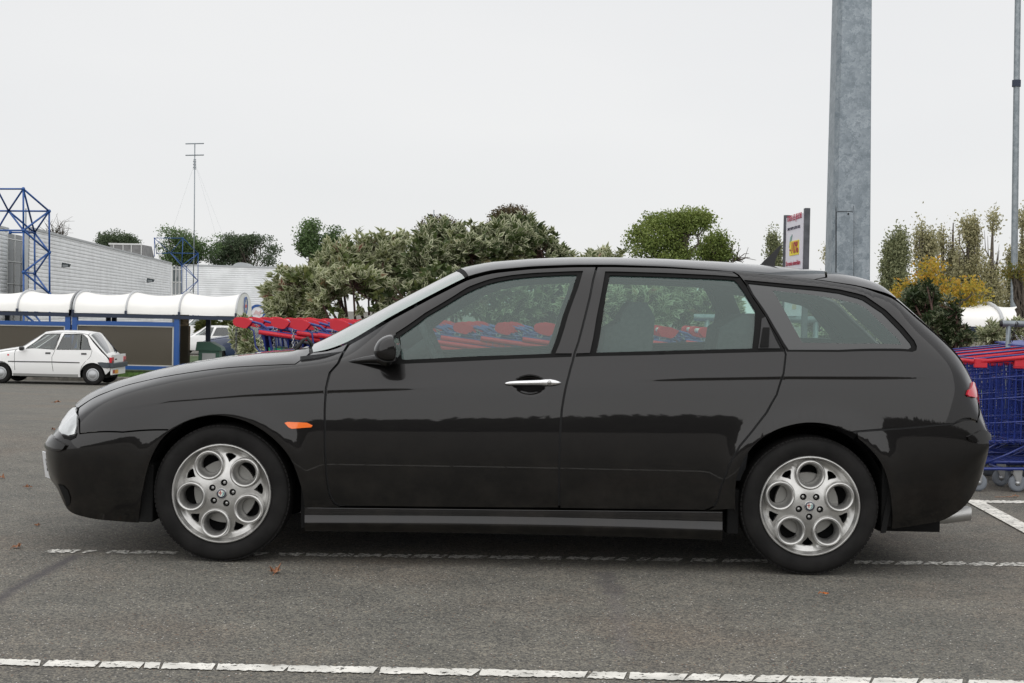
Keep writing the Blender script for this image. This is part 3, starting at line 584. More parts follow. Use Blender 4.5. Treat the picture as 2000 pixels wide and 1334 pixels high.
def leaves(name, base, d, length, width, tone, varieg, m, parent, fold=.25, curl=.0, rg=rng):
    """one leaf per row: base point, direction, length, width"""
    n = len(base); d = norm(d); r = rg.normal(size=(n, 3)); r[:, 2] *= .6; s = norm(np.cross(d, r)); u = np.cross(s, d)
    u = u * np.sign(u[:, 2:3] + 1e-9)
    Lh = np.asarray(length)[:, None]; W = np.asarray(width)[:, None] * .5
    P0 = base; P1 = base + d * Lh * .42 - s * W + u * W * fold; P2 = base + d * Lh - u * Lh * curl; P3 = base + d * Lh * .42 + s * W + u * W * fold; P4 = base + d * Lh * .48
    V = np.stack([P0, P1, P2, P3, P4], 1).reshape(-1, 3)
    k = np.arange(n)[:, None] * 5
    Fi = np.concatenate([k + [0, 4, 1], k + [1, 4, 2], k + [4, 3, 2], k + [0, 3, 4]], 1).reshape(-1, 3)
    me = bpy.data.meshes.new(name); me.vertices.add(len(V)); me.vertices.foreach_set('co', V.ravel().astype(np.float32))
    me.loops.add(Fi.size); me.loops.foreach_set('vertex_index', Fi.ravel().astype(np.int32)); me.polygons.add(len(Fi))
    me.polygons.foreach_set('loop_start', (np.arange(len(Fi)) * 3).astype(np.int32)); me.update(calc_edges=True)
    at = me.color_attributes.new('tone', 'FLOAT_COLOR', 'POINT'); A = np.ones((n, 5, 4), np.float32)
    A[:, :, 0] = np.clip(tone, 0, 1)[:, None]; A[:, :, 1] = np.array([.5, 1, .9, 1, 0])[None]; A[:, :, 2] = np.asarray(varieg)[:, None] if np.ndim(varieg) else varieg
    at.data.foreach_set('color', A.ravel()); me.materials.append(m)
    return link(bpy.data.objects.new(name, me), parent)
from mathutils import noise as mnoise
def nz3(p, f, o=0.0): return np.array([mnoise.noise(Vector((q[0] * f + o, q[1] * f, q[2] * f - o))) for q in p])
def in_lobes(lobes, n, rg, shell=.5):
    """random points in ellipsoids (c, r), more of them near the skin"""
    vol = np.array([r[0] * r[1] * r[2] for c, r in lobes]) ** .75; k = rg.choice(len(lobes), n, p=vol / vol.sum())
    c = np.array([l[0] for l in lobes])[k]; r = np.array([l[1] for l in lobes])[k]
    q = norm(rg.normal(size=(n, 3))); rad = rg.uniform(0, 1, n) ** (1 / 3); rad = np.where(rg.uniform(size=n) < shell, rg.uniform(.78, 1.06, n), rad)
    return c + q * r * rad[:, None], q, k
BARK = mat('bark', (.085, .07, .055), rough=.9, noise=.3, nscale=12, bump=.006, bscale=30)
TWIG = mat('twig', (.075, .04, .032), rough=.8, noise=.3, nscale=20)
def branches(name, root, tips, m, parent, r0=.03, r1=.006, sag=.1, rg=rng, n=5, seg=4):
    mb = MB()
    for t in tips:
        t = np.array(t); a = np.array(root) + rg.normal(size=3) * [r0, r0, 0]; mid = [a + (t - a) * k / seg + rg.normal(size=3) * sag * np.linalg.norm(t - a) * .35 * (k / seg) * (1 - k / seg) * 2 for k in range(seg + 1)]
        mid = [p + np.array([0, 0, .12 * np.linalg.norm(t - a) * math.sin(math.pi * k / seg) * .6]) for k, p in enumerate(mid)]
        mb.tube(mid, list(np.linspace(r0, r1, seg + 1)), n=n)
    return mb.build(name, m, parent, smooth=True)
def shrub(name, label, cat, root, lobes, nwhorl, m, ll=.080, lw=.036, per=9, tonef=None, vf=.8, group=None, up=.45, stems=14, cull=None, seed=1, tw=TWIG):
    rg = np.random.default_rng(seed); t = thing(name, label, cat, root, 0, group); rt = np.array(root, float)
    pts, q, k = in_lobes(lobes, int(nwhorl * 1.4), rg, .62)
    nn_ = nz3(pts, 3.6, seed); pts = pts + q * (nz3(pts, 2.2, seed + 9) * .11)[:, None]; ok = nn_ > rg.uniform(-.36, .14, len(pts)); pts = pts[ok]; q = q[ok]
    # long shoots standing out of the top
    hi = np.argsort(-pts[:, 2] - rg.uniform(0, .35, len(pts)))[:int(len(pts) * .04)]
    sh = np.concatenate([pts[hi] + np.array([0, 0, .05 * j_]) + rg.normal(size=(len(hi), 3)) * [.03, .03, .01] for j_ in (1, 2)]); pts = np.concatenate([pts, sh]); q = np.concatenate([q, np.tile([[0, 0, 1.]], (len(sh), 1))])
    if cull is not None:
        ok = ~cull(pts, rg); pts = pts[ok]; q = q[ok]
    ax = norm(q * .6 + np.array([0, 0, up]) + rg.normal(size=pts.shape) * .25)
    n = len(pts); ang = rg.uniform(0, 6.28, (n, per)); ref = norm(np.cross(ax, rg.normal(size=ax.shape))); ref2 = np.cross(ax, ref)
    open_ = rg.uniform(.35, 1.1, (n, per))
    d = ax[:, None] * np.cos(open_)[..., None] + (ref[:, None] * np.cos(ang)[..., None] + ref2[:, None] * np.sin(ang)[..., None]) * np.sin(open_)[..., None]
    base = pts[:, None] + ax[:, None] * rg.uniform(-.05, .02, (n, per))[..., None]
    L_ = ll * rg.uniform(.6, 1.2, (n, per)); tone = (rg.uniform(0, .66, n)[:, None] * .55 + rg.uniform(0, .66, (n, per)) * .45) + (rg.uniform(size=n) < .05)[:, None] * .5
    if tonef is not None: tone = np.clip(tone + tonef(pts), 0, 1)
    va = np.repeat((rg.uniform(size=n) < vf)[:, None] * 1.0, per, 1) * rg.uniform(.5, 1, (n, per))
    leaves('foliage', (base - rt).reshape(-1, 3), d.reshape(-1, 3), L_.ravel(), (L_ * lw / ll).ravel(), tone.ravel(), va.ravel(), m, t, curl=.18, rg=rg)
    # stems: main ones to the lobes, thin twigs to a share of the leaf whorls
    mains = [np.array(c) - rt for c, r in lobes]
    branches('stem', (0, 0, 0), mains + list(pts[rg.choice(len(pts), stems)] - rt), tw, t, r0=.022, r1=.008, sag=.25, rg=rg)
    mb = MB(); sel = rg.choice(len(pts), min(len(pts), 420), replace=False); cen = np.array(mains)
    for i in sel:
        p = pts[i] - rt; c = cen[np.argmin(((cen - p) ** 2).sum(1))]; mid = (p * .45 + c * .55) + rg.normal(size=3) * .04
        mb.tube([c * .8 + mid * .2, mid, p], [.007, .005, .0025], n=3, caps=False)
    mb.build('twigs', tw, t)['kind'] = 'stuff'
    return t
def lobe(px, py, rx, ry, Y, ryd=None):
    if 12 < Y < 14 and py < 580: py += 22; ry *= .92
    s = Y / F; p = P(px, py, Y); return (tuple(p), (rx * s, (ryd if ryd else max(rx, ry) * s * .8), ry * s))
VAR = leafmat('variegated_leaf', [(.055, .082, .028), (.105, .140, .045), (.19, .215, .075), (.26, .12, .085)], edge=(.66, .67, .46), trans=.35)
DKG = leafmat('dark_green_leaf', [(.022, .036, .014), (.038, .060, .020), (.060, .085, .030)], edge=(.34, .36, .22), trans=.2)
sg = 'shrubs in the planting strip behind the trolleys'
def stemgap(p, rg):
    u = np.array([project(q) for q in p[:]]) if len(p) < 1 else None
    v = p - CAM; k = v @ _f; px = 1000 + F * (v @ CR) / k; py = 667 - F * (v @ CU) / k
    return (((px - 690) / 62) ** 2 + ((py - 612) / 42) ** 2 < 1) & (rg.uniform(size=len(p)) < .85)
shrub('variegated_shrub', 'large pale variegated shrub with bare dark stems low down, left of the windscreen', 'shrub', (*P(700, 700, 12.6)[:2], 0.0),
      [lobe(575, 590, 58, 50, 12.6), lobe(615, 550, 62, 50, 12.8), lobe(560, 610, 45, 35, 12.4), lobe(660, 505, 62, 42, 13), lobe(725, 490, 58, 40, 13.2), lobe(640, 590, 60, 45, 12.3), lobe(720, 560, 62, 55, 12.8), lobe(780, 500, 45, 45, 13.3), lobe(690, 540, 60, 50, 12.3), lobe(590, 545, 52, 46, 12.5)],
      1750, VAR, tonef=lambda p: .1, vf=.9, group=sg, cull=stemgap, seed=11)
shrub('variegated_shrub', 'tallest shrub, dark green with reddish twigs, behind the windscreen and front window', 'shrub', (*P(930, 700, 12.9)[:2], 0.0),
      [lobe(830, 500, 50, 55, 12.7), lobe(860, 470, 55, 38, 13.2), lobe(920, 480, 62, 42, 12.9), lobe(990, 470, 60, 40, 13.1), lobe(1050, 485, 55, 42, 13.3), lobe(880, 550, 75, 50, 12.4), lobe(800, 570, 60, 50, 12.3), lobe(980, 555, 75, 50, 12.6), lobe(1060, 560, 65, 50, 12.8), lobe(950, 450, 40, 26, 13.3), lobe(1010, 445, 50, 26, 13.4)],
      2200, VAR, tonef=lambda p: -.18, vf=.62, group=sg, seed=12)
shrub('variegated_shrub', 'low cream-edged shrub seen through the rear door window', 'shrub', (*P(1250, 700, 13.0)[:2], 0.0),
      [lobe(1120, 540, 60, 42, 13.1), lobe(1180, 545, 65, 55, 12.9), lobe(1260, 560, 75, 58, 13.0), lobe(1340, 575, 70, 50, 13.2), lobe(1150, 600, 60, 40, 12.5), lobe(1230, 605, 80, 40, 12.6), lobe(1390, 610, 45, 35, 13), lobe(1180, 500, 45, 14, 13.4), lobe(1110, 500, 35, 16, 13.4)],
      1600, VAR, tonef=lambda p: 0., vf=.8, group=sg, seed=13)
shrub('variegated_shrub', 'bushy green shrub seen through the rear quarter window, beyond the rail post', 'shrub', (*P(1640, 700, 12.8)[:2], 0.0),
      [lobe(1600, 625, 45, 40, 12.8), lobe(1660, 630, 45, 38, 12.9), lobe(1710, 640, 50, 35, 13)], 700, VAR, vf=.6, group=sg, seed=14, stems=6)
shrub('variegated_shrub', 'low variegated shrub hanging over the dark blue car, left of the trolleys', 'shrub', (*P(470, 720, 15)[:2], 0.0),
      [lobe(478, 668, 20, 26, 15), lobe(492, 690, 22, 26, 14.6)], 260, VAR, vf=.9, group=sg, seed=15, stems=4)
shrub('dark_shrub', 'small dark evergreen shrub with glossy leaves behind the tailgate', 'shrub', (*P(1850, 700, 12.6)[:2], 0.0),
      [lobe(1800, 620, 45, 55, 13), lobe(1835, 645, 40, 32, 12.5), lobe(1880, 652, 30, 20, 12.4), lobe(1790, 600, 26, 24, 13.3), lobe(1870, 610, 18, 16, 12.4), lobe(1750, 650, 50, 45, 13)],
      1900, DKG, ll=.055, lw=.02, vf=.35, group=sg, seed=16, up=.3)
shrub('variegated_shrub', 'pale shrub tips showing between the white canopy and the blue trolleys', 'shrub', (*P(1950, 700, 13.5)[:2], 0.0),
      [lobe(1940, 655, 30, 14, 13.5), lobe(1985, 655, 22, 14, 13.5)], 240, VAR, vf=.95, group=sg, seed=17, stems=3)
# trees
def tree(name, label, root, trunk_h, lobes, nleaf, m, ls, group=None, seed=1, trunk_r=.25, tonez=.25, barkm=BARK, bare=None, limbs=26, gap=0.0):
    rg = np.random.default_rng(seed); rt = np.array(root, float); t = thing(name, label, 'tree', root, 0, group)
    PC = 55; pts, q, k = in_lobes([(c, tuple(np.array(r) * .88)) for c, r in lobes], max(3, nleaf // 30), rg, .8)
    ls_f = 1.0 / (ls * 9); ok = nz3(pts, ls_f, seed) > rg.uniform(-.26, .20, len(pts)) - gap; pts = pts + q * (nz3(pts, ls_f * .8, seed + 5) * ls * 4.2)[:, None]; pts, q, k = pts[ok], q[ok], k[ok]
    zc = np.array([l[0][2] for l in lobes])[k]; zr = np.array([l[1][2] for l in lobes])[k]
    b = pts[:, None] + norm(rg.normal(size=(len(pts), PC, 3))) * (rg.uniform(0, 1, (len(pts), PC, 1)) ** .6) * ls * np.array([2.6, 2.6, 1.5])
    d = rg.normal(size=b.shape) + np.array([0, 0, -.3]); L_ = ls * .52 * rg.uniform(.6, 1.3, b.shape[:2])
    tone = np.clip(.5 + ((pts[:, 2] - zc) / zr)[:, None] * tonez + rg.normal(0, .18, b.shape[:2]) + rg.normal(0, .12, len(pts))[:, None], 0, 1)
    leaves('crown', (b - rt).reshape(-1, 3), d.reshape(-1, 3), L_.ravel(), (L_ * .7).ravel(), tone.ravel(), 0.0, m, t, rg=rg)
    mb = MB(); top = np.array([l[0] for l in lobes]).mean(0) - rt; fork = np.array([0, 0, trunk_h])
    mb.tube([(0, 0, -.3), (trunk_r * .2, 0, trunk_h * .5), fork, top * .5 + fork * .5], [trunk_r * 1.15, trunk_r, trunk_r * .85, trunk_r * .4], n=8)
    tr_ = mb.build('trunk', barkm, t, smooth=True)
    tips = [np.array(l[0]) - rt for l in lobes] + [pts[i] - rt for i in rg.choice(len(pts), limbs)]
    branches('limbs', fork, tips, barkm, t, r0=trunk_r * .45, r1=ls * .12, sag=.2, rg=rg, seg=5)['kind'] = 'stuff'
    if bare:
        mb = MB()
        for c, r, n in bare:
            c = np.array(c) - rt
            for i in range(n):
                e = c + norm(rg.normal(size=3)) * r * rg.uniform(.5, 1); e[2] = max(e[2], c[2] - r * .2); md = (c + e) / 2 + rg.normal(size=3) * r * .15
                mb.tube([c * .9 + fork * .1, md, e], [ls * .16, ls * .10, ls * .05], n=3, caps=False)
        mb.build('bare_twigs', barkm, t)['kind'] = 'stuff'
    return t
GRN = leafmat('green_leaf', [(.065, .11, .045), (.11, .175, .065), (.17, .25, .10)])  # lightened bluish tones paint distance haze into the leaves
GRN2 = leafmat('fresh_leaf', [(.085, .125, .030), (.165, .22, .05), (.26, .31, .09)])
DKT = leafmat('dark_leaf', [(.048, .072, .042), (.08, .115, .06), (.12, .16, .085)])  # greyed and lightened: distance haze is put into the leaf colour
YEL = leafmat('autumn_leaf', [(.15, .17, .035), (.34, .29, .045), (.55, .38, .05), (.50, .24, .04)], trans=.45)
POP = leafmat('poplar_leaf', [(.25, .25, .14), (.42, .40, .23), (.58, .53, .32)], trans=.4)
POPD = leafmat('poplar_dark', [(.17, .20, .11), (.26, .28, .15), (.35, .36, .20)], trans=.4)
def gl(px, Y): p = P(px, 700, Y); return (p[0], p[1], ground_z(Y))
bt = 'trees beyond the supermarket roof'
D = 200
tree('round_tree', 'small dark round tree showing over the long roof edge, leftmost of the roofline trees', gl(228, D), 4, [lobe(228, 470, 30, 12, D), lobe(215, 474, 22, 10, D), lobe(245, 474, 22, 10, D), lobe(230, 480, 34, 10, D)], 9000, DKT, .42, bt, 21, gap=.35)
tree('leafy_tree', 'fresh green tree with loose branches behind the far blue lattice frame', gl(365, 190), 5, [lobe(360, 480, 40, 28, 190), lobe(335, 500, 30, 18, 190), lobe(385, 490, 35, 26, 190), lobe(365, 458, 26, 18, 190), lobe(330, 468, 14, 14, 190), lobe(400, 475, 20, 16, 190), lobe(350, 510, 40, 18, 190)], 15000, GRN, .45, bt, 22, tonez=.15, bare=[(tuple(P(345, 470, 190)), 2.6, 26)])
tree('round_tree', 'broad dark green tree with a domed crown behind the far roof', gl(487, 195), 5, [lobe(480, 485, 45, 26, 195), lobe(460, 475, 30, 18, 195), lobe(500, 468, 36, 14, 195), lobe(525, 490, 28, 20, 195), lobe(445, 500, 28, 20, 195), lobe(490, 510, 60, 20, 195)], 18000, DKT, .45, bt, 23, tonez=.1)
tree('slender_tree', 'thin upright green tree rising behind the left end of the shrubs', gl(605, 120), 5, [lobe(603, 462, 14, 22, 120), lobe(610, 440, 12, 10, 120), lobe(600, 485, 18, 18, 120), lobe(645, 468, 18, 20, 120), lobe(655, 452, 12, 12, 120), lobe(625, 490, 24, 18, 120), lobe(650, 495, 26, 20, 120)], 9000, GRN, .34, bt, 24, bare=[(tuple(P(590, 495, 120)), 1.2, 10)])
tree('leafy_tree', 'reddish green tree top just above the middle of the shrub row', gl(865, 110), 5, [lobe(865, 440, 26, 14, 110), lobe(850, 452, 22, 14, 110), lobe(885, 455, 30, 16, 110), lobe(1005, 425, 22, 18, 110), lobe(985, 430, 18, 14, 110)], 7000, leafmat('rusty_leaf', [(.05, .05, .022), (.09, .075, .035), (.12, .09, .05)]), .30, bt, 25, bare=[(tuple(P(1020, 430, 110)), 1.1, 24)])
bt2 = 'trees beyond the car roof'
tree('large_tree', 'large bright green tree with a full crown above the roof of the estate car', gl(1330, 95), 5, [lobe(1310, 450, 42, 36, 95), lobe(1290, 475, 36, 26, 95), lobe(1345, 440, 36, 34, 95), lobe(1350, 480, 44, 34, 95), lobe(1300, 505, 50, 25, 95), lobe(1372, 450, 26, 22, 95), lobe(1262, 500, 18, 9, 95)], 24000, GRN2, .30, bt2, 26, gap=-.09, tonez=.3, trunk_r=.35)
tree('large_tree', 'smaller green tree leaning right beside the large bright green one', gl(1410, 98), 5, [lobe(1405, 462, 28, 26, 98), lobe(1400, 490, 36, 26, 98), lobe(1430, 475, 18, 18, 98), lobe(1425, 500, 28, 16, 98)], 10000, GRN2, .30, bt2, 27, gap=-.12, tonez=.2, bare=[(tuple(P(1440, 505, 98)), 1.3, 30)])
def poplar(label, px, top, hw_, Y, m, n, seed, tops=None):
    rg = np.random.default_rng(seed); root = gl(px, Y); rt = np.array(root); s = Y / F; zt = P(px, top, Y)[2]; h = zt - root[2]; t = thing('poplar', label, 'tree', root, 0, 'row of poplars on the right')
    cols = tops or [(0, 1.0, 1.0)]; B_ = []; T_ = []; mb = MB(); mb.tube([(0, 0, -.3), (0, 0, h * .5), (0, 0, h * .95)], [.28, .18, .03], n=6); lm = MB()
    for dx, fh, fw in cols:
        hh = h * fh * .95; k = int(n / 16 * fw)
        u = rg.uniform(.14, 1, k) ** .9; wd = hw_ * s * fw * np.sin(np.pi * np.clip(u * .93 + .05, 0, 1)) ** .6 * (1.12 - .55 * u); a = rg.uniform(0, 6.28, k); r = np.sqrt(rg.uniform(.05, 1, k))
        c = np.stack([dx * s + np.cos(a) * wd * r, np.sin(a) * wd * r, u * hh], -1)
        lsz = .16; st = rg.normal(size=(k, 16, 3)) * np.array([lsz * 1.2, lsz * 1.2, lsz * 2.2]) + c[:, None]
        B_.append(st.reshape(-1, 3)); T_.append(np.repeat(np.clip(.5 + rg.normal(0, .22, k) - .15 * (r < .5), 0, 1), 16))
        for i in range(26):
            a_ = rg.uniform(0, 6.28); z0 = rg.uniform(.08, .8) * hh; z1 = min(hh * .98, z0 + hh * rg.uniform(.12, .25)); w1 = hw_ * s * fw * .8
            lm.tube([(dx * s * z0 / h, 0, z0), (dx * s + w1 * .6 * math.cos(a_), w1 * .6 * math.sin(a_), z0 * .6 + z1 * .4), (dx * s + w1 * .75 * math.cos(a_), w1 * .75 * math.sin(a_), z1)], [.045, .03, .01], n=3, caps=False)
    B_ = np.concatenate(B_); T_ = np.concatenate(T_); cl = B_.reshape(-1, 16, 3).mean(1) + rt; ok = np.repeat(nz3(cl * [1, 1, .55], .75, seed) > -.24, 16); B_ = B_[ok]; T_ = T_[ok]; d = rg.normal(size=B_.shape) * .7 + [0, 0, .5]; L_ = .155 * rg.uniform(.6, 1.3, len(B_))
    leaves('crown', B_, d, L_, L_ * .6, np.clip(T_ + rg.normal(0, .12, len(T_)), 0, 1), 0.0, m, t, rg=rg)
    mb.build('trunk', BARK, t, smooth=True); lm.build('limbs', BARK, t)['kind'] = 'stuff'; return t
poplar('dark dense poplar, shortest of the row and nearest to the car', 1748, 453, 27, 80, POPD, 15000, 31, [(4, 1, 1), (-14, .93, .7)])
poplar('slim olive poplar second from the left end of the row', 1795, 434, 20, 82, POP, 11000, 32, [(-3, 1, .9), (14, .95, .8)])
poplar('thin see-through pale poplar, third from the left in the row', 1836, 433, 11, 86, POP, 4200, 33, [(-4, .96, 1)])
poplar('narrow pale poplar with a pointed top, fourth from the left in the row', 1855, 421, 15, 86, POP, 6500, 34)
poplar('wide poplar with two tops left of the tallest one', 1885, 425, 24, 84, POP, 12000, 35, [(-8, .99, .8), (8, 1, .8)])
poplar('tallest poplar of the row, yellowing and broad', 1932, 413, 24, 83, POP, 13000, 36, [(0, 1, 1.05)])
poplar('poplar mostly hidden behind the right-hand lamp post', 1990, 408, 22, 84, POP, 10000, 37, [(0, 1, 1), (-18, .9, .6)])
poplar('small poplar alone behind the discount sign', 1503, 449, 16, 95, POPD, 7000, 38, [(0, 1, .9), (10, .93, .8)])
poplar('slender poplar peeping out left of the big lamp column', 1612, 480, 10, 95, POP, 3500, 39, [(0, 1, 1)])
tree('autumn_tree', 'small yellow and orange autumn tree above the tailgate', gl(1830, 26), 1.2, [lobe(1800, 560, 40, 35, 26), lobe(1840, 575, 50, 35, 26), lobe(1870, 590, 34, 26, 26), lobe(1775, 560, 24, 30, 26), lobe(1815, 535, 26, 22, 26), lobe(1895, 595, 20, 14, 26), lobe(1780, 600, 40, 30, 26)], 15000, YEL, .105, 'autumn trees on the right', 41, gap=.14, tonez=.1, trunk_r=.07)
tree('autumn_tree', 'green and yellow autumn branches in front of the right lamp post', gl(2010, 24), 1.2, [lobe(1990, 545, 24, 26, 24), lobe(2010, 560, 30, 40, 24), lobe(1975, 530, 14, 14, 24)], 4500, leafmat('turning_leaf', [(.05, .075, .02), (.12, .12, .025), (.32, .21, .03)]), .10, 'autumn trees on the right', 42, gap=.15, trunk_r=.06)
tree('bare_tree', 'leafless grey tree twigs over the left end of the long roof', gl(110, D), 5, [lobe(110, 450, 8, 6, D)], 60, DKT, .3, bt, 43, limbs=4, bare=[(tuple(P(105, 452, D)), 3.4, 44), (tuple(P(122, 455, D)), 2.2, 24)])
rgb_ = leafmat('border_leaf', [(.04, .055, .015), (.10, .11, .03), (.16, .13, .04)])
for i, (px, py, rx, ry, lab) in enumerate([(405, 642, 18, 12, 'yellow-green border bush beside the right end of the trolley shelter'), (450, 645, 22, 14, 'flowering border bush with pink tips behind the dark blue car'), (430, 648, 20, 10, 'low green border bush between two taller ones by the supermarket wall')]):
    shrub('border_bush', lab, 'bush', (*P(px, 680, 70)[:2], ground_z(70)), [lobe(px, py, rx, ry, 70), lobe(px + 6, py + 4, rx, ry, 70)], 420, rgb_, ll=.28, lw=.14, per=5, vf=0, seed=50 + i, stems=3, group='border bushes by the supermarket wall')
# the wood behind the photographer, which the paint mirrors
rgw = np.random.default_rng(5); n_ = 26000
wx = rgw.uniform(-130, 130, n_); wh = 3.9 + .45 * np.sin(wx * .07) + .15 * np.sin(wx * .31 + 1) + rgw.normal(0, .25, n_)
wz = rgw.uniform(0, 1, n_) ** .8 * wh; wy = -82 + rgw.normal(0, 3, n_)
b_ = np.stack([wx, wy, wz], -1)
fw = leaves('distant_wood', b_, rgw.normal(size=(n_, 3)), np.full(n_, 1.2), np.full(n_, 1.1), rgw.uniform(0, 1, n_), 0.0, leafmat('far_wood_leaf', [(.02, .03, .016), (.035, .05, .025)]), None, rg=rgw)
tag(fw, 'dark wood behind the photographer, mirrored in the black paint', 'wood', kind='stuff')
# ------------------------------------------------------------------ a car body: cross sections along x, panels cut from it
class Body:
    """local axes: x towards the tail, y from the near side inwards, z up.  t runs 0..7 from the sill to the centre line of the roof"""
    def __init__(s, obj, inv, half, tips, lines, plan, fracs, par=True, sig=.05, crease=None, arches=(), dent=None, sigs={}):
        s.obj = obj; s.inv = inv; s.half = half; s.par = par; s.crease = crease; s.arches = arches; s.dent = dent
        s.hw = plan; s.fr = fracs
        s.x0, s.x1 = tips
        s.n = 500
        v = np.linspace(0, 1, s.n); s.X = s.x0 + (s.x1 - s.x0) * (1 - np.cos(math.pi * v)) / 2; s.vv = v
        s.L = s.x1 - s.x0
        K = sorted(lines)
        Z = {}; Y = {}
        for k in K:
            pts = lines[k]; ins = [half * .1] * len(pts)
            for it in range(6):
                xz = [s.q(p[0], p[1], i if par else 0) for p, i in zip(pts, ins)]
                if not par: break
                ins = [p[2] if len(p) > 2 else float(half - s.plan(x) * s.frac(k, x)) for (x, z), p in zip(xz, pts)]
            xz = sorted(xz); xk = np.array([a for a, b in xz]); zk = np.array([b for a, b in xz])
            keep = np.concatenate([[True], np.diff(xk) > 1e-4]); xk = xk[keep]; zk = zk[keep]
            xd = np.linspace(s.x0, s.x1, 900); zd = np.interp(xd, xk, zk)
            sg = sigs.get(k, sig)
            if sg > 0:
                dx = xd[1] - xd[0]; n = int(3 * sg / dx); ker = np.exp(-.5 * (np.arange(-n, n + 1) * dx / sg) ** 2); ker /= ker.sum()
                ext = np.concatenate([2 * zd[0] - zd[1:n + 1][::-1], zd, 2 * zd[-1] - zd[-n - 1:-1][::-1]])
                zs = np.convolve(ext, ker, 'valid')
                e = np.minimum(xd - s.x0, s.x1 - xd); wt = np.clip(e / (2.5 * sg), 0, 1); zd = zs * wt + zd * (1 - wt)
            Z[k] = np.interp(s.X, xd, zd)
            Y[k] = half - s.plan(s.X) * np.array([s.frac(k, x) for x in s.X])
        if 6 not in Z:
            Z[6] = Z[5] + .74 * (Z[7] - Z[5]); Y[6] = half - s.plan(s.X) * np.array([s.frac(6, x) for x in s.X])
        for k in range(1, 8):
            Z[k] = np.maximum(Z[k], Z[k - 1] + .0012)
        s.T = np.linspace(0, 7, 281)
        s.gz = np.zeros((s.n, 281)); s.gy = np.zeros((s.n, 281)); tk = np.arange(8)
        for i in range(s.n):
            zk = np.array([Z[k][i] for k in range(8)]); yk = np.array([Y[k][i] for k in range(8)])
            s.gz[i] = pchip(tk, zk, s.T); s.gy[i] = pchip(tk, yk, s.T)
        # raised and pressed features
        XX = np.repeat(s.X[:, None], 281, 1)
        if crease:
            for (pts, amp, hgt, f0, f1) in crease:
                xz = sorted(s.q(px, py, 0) for px, py in pts)
                zc = np.interp(s.X, [a for a, b in xz], [b for a, b in xz])[:, None]
                a, b = xz[0][0], xz[-1][0]
                fade = np.clip((s.X - a) / f0, 0, 1) * np.clip((b - s.X) / f1, 0, 1); fade = (fade * fade * (3 - 2 * fade))[:, None]
                dz = s.gz - zc
                st = np.clip((dz + .004) / .011, 0, 1); st = st * st * (3 - 2 * st)
                s.gy -= amp * fade * st * np.exp(-np.maximum(dz, 0) / hgt)
        for (cx, cz, ra, amp) in arches:
            rr = np.sqrt((XX - cx) ** 2 + (s.gz - cz) ** 2)
            s.gy -= amp * np.exp(-((rr - ra) / .055) ** 2) * (s.gz > cz - .2) * (s.gy < .4)
        if dent:
            cx, cz, rx, rz, dp = dent
            q = ((XX - cx) / rx) ** 2 + ((s.gz - cz) / rz) ** 2
            s.gy += dp * np.clip(1 - q, 0, 1) ** .6 * (s.gy < .4)
    def q(s, px, py, ins):
        d = ray(px, py); o = s.inv @ Vector((*CAM, 1)); dd = s.inv.to_3x3() @ Vector(d)
        k = (ins - o.y) / dd.y; p = Vector(o[:3]) + dd * k
        return p.x, p.z
    def plan(s, x):
        return np.interp(x, [a for a, b in s.hw], [b for a, b in s.hw]) if False else pchip([a for a, b in s.hw], [b for a, b in s.hw], np.atleast_1d(x)) if np.ndim(x) else pchip([a for a, b in s.hw], [b for a, b in s.hw], np.array([x]))[0]
    def frac(s, k, x):
        f = s.fr[k]; return float(np.interp(x, [a for a, b in f], [b for a, b in f]))
    def row(s, x):
        i = np.clip(np.searchsorted(s.X, x) - 1, 0, s.n - 2); a = (x - s.X[i]) / (s.X[i + 1] - s.X[i]); a = min(max(a, 0), 1)
        return s.gz[i] * (1 - a) + s.gz[i + 1] * a, s.gy[i] * (1 - a) + s.gy[i + 1] * a
    def solve(s, px, py):
        """pixel -> (v, t) on the near side"""
        ins = .05; t = 3
        for it in range(8):
            x, z = s.q(px, py, ins if s.par else 0)
            x = min(max(x, s.x0), s.x1); gz, gy = s.row(x)
            t = float(np.interp(z, gz, s.T)); ny = float(np.interp(t, s.T, gy)); ins = .5 * ins + .5 * ny
        return s.v_of(x), t
    def v_of(s, x): return math.acos(min(1, max(-1, 1 - 2 * (x - s.x0) / (s.x1 - s.x0)))) / math.pi
    def x_of(s, v): return s.x0 + (s.x1 - s.x0) * (1 - math.cos(math.pi * v)) / 2
    def at_t(s, px, t):
        ins = .3
        for it in range(6):
            x, z = s.q(px, 600, ins if s.par else 0); x = min(max(x, s.x0), s.x1); gz, gy = s.row(x); ins = float(np.interp(t, s.T, gy))
        return s.v_of(x), t
    def surf(s, v, t, off=0.0):
        """positions and normals; v,t arrays"""
        v = np.clip(np.asarray(v, float), 0, 1); t = np.clip(np.asarray(t, float), 0, 7)
        def pos(v, t):
            fi = v * (s.n - 1); i = np.clip(fi.astype(int), 0, s.n - 2); a = fi - i
            fj = t / 7 * 280; j = np.clip(fj.astype(int), 0, 279); b = fj - j
            def g(A): return (A[i, j] * (1 - a) * (1 - b) + A[i + 1, j] * a * (1 - b) + A[i, j + 1] * (1 - a) * b + A[i + 1, j + 1] * a * b)
            x = s.x0 + (s.x1 - s.x0) * (1 - np.cos(math.pi * v)) / 2
            return np.stack([x, g(s.gy), g(s.gz)], -1)
        p = pos(v, t); e = .004; et = .035
        v0, v1 = np.clip(v - e, 0, 1), np.clip(v + e, 0, 1); t0, t1 = np.clip(t - et, 0, 7), np.clip(t + et, 0, 7)
        dv = pos(v1, t) - pos(v0, t); dt = pos(v, t1) - pos(v, t0)
        n = np.cross(dv, dt); n /= np.linalg.norm(n, axis=-1, keepdims=True) + 1e-12
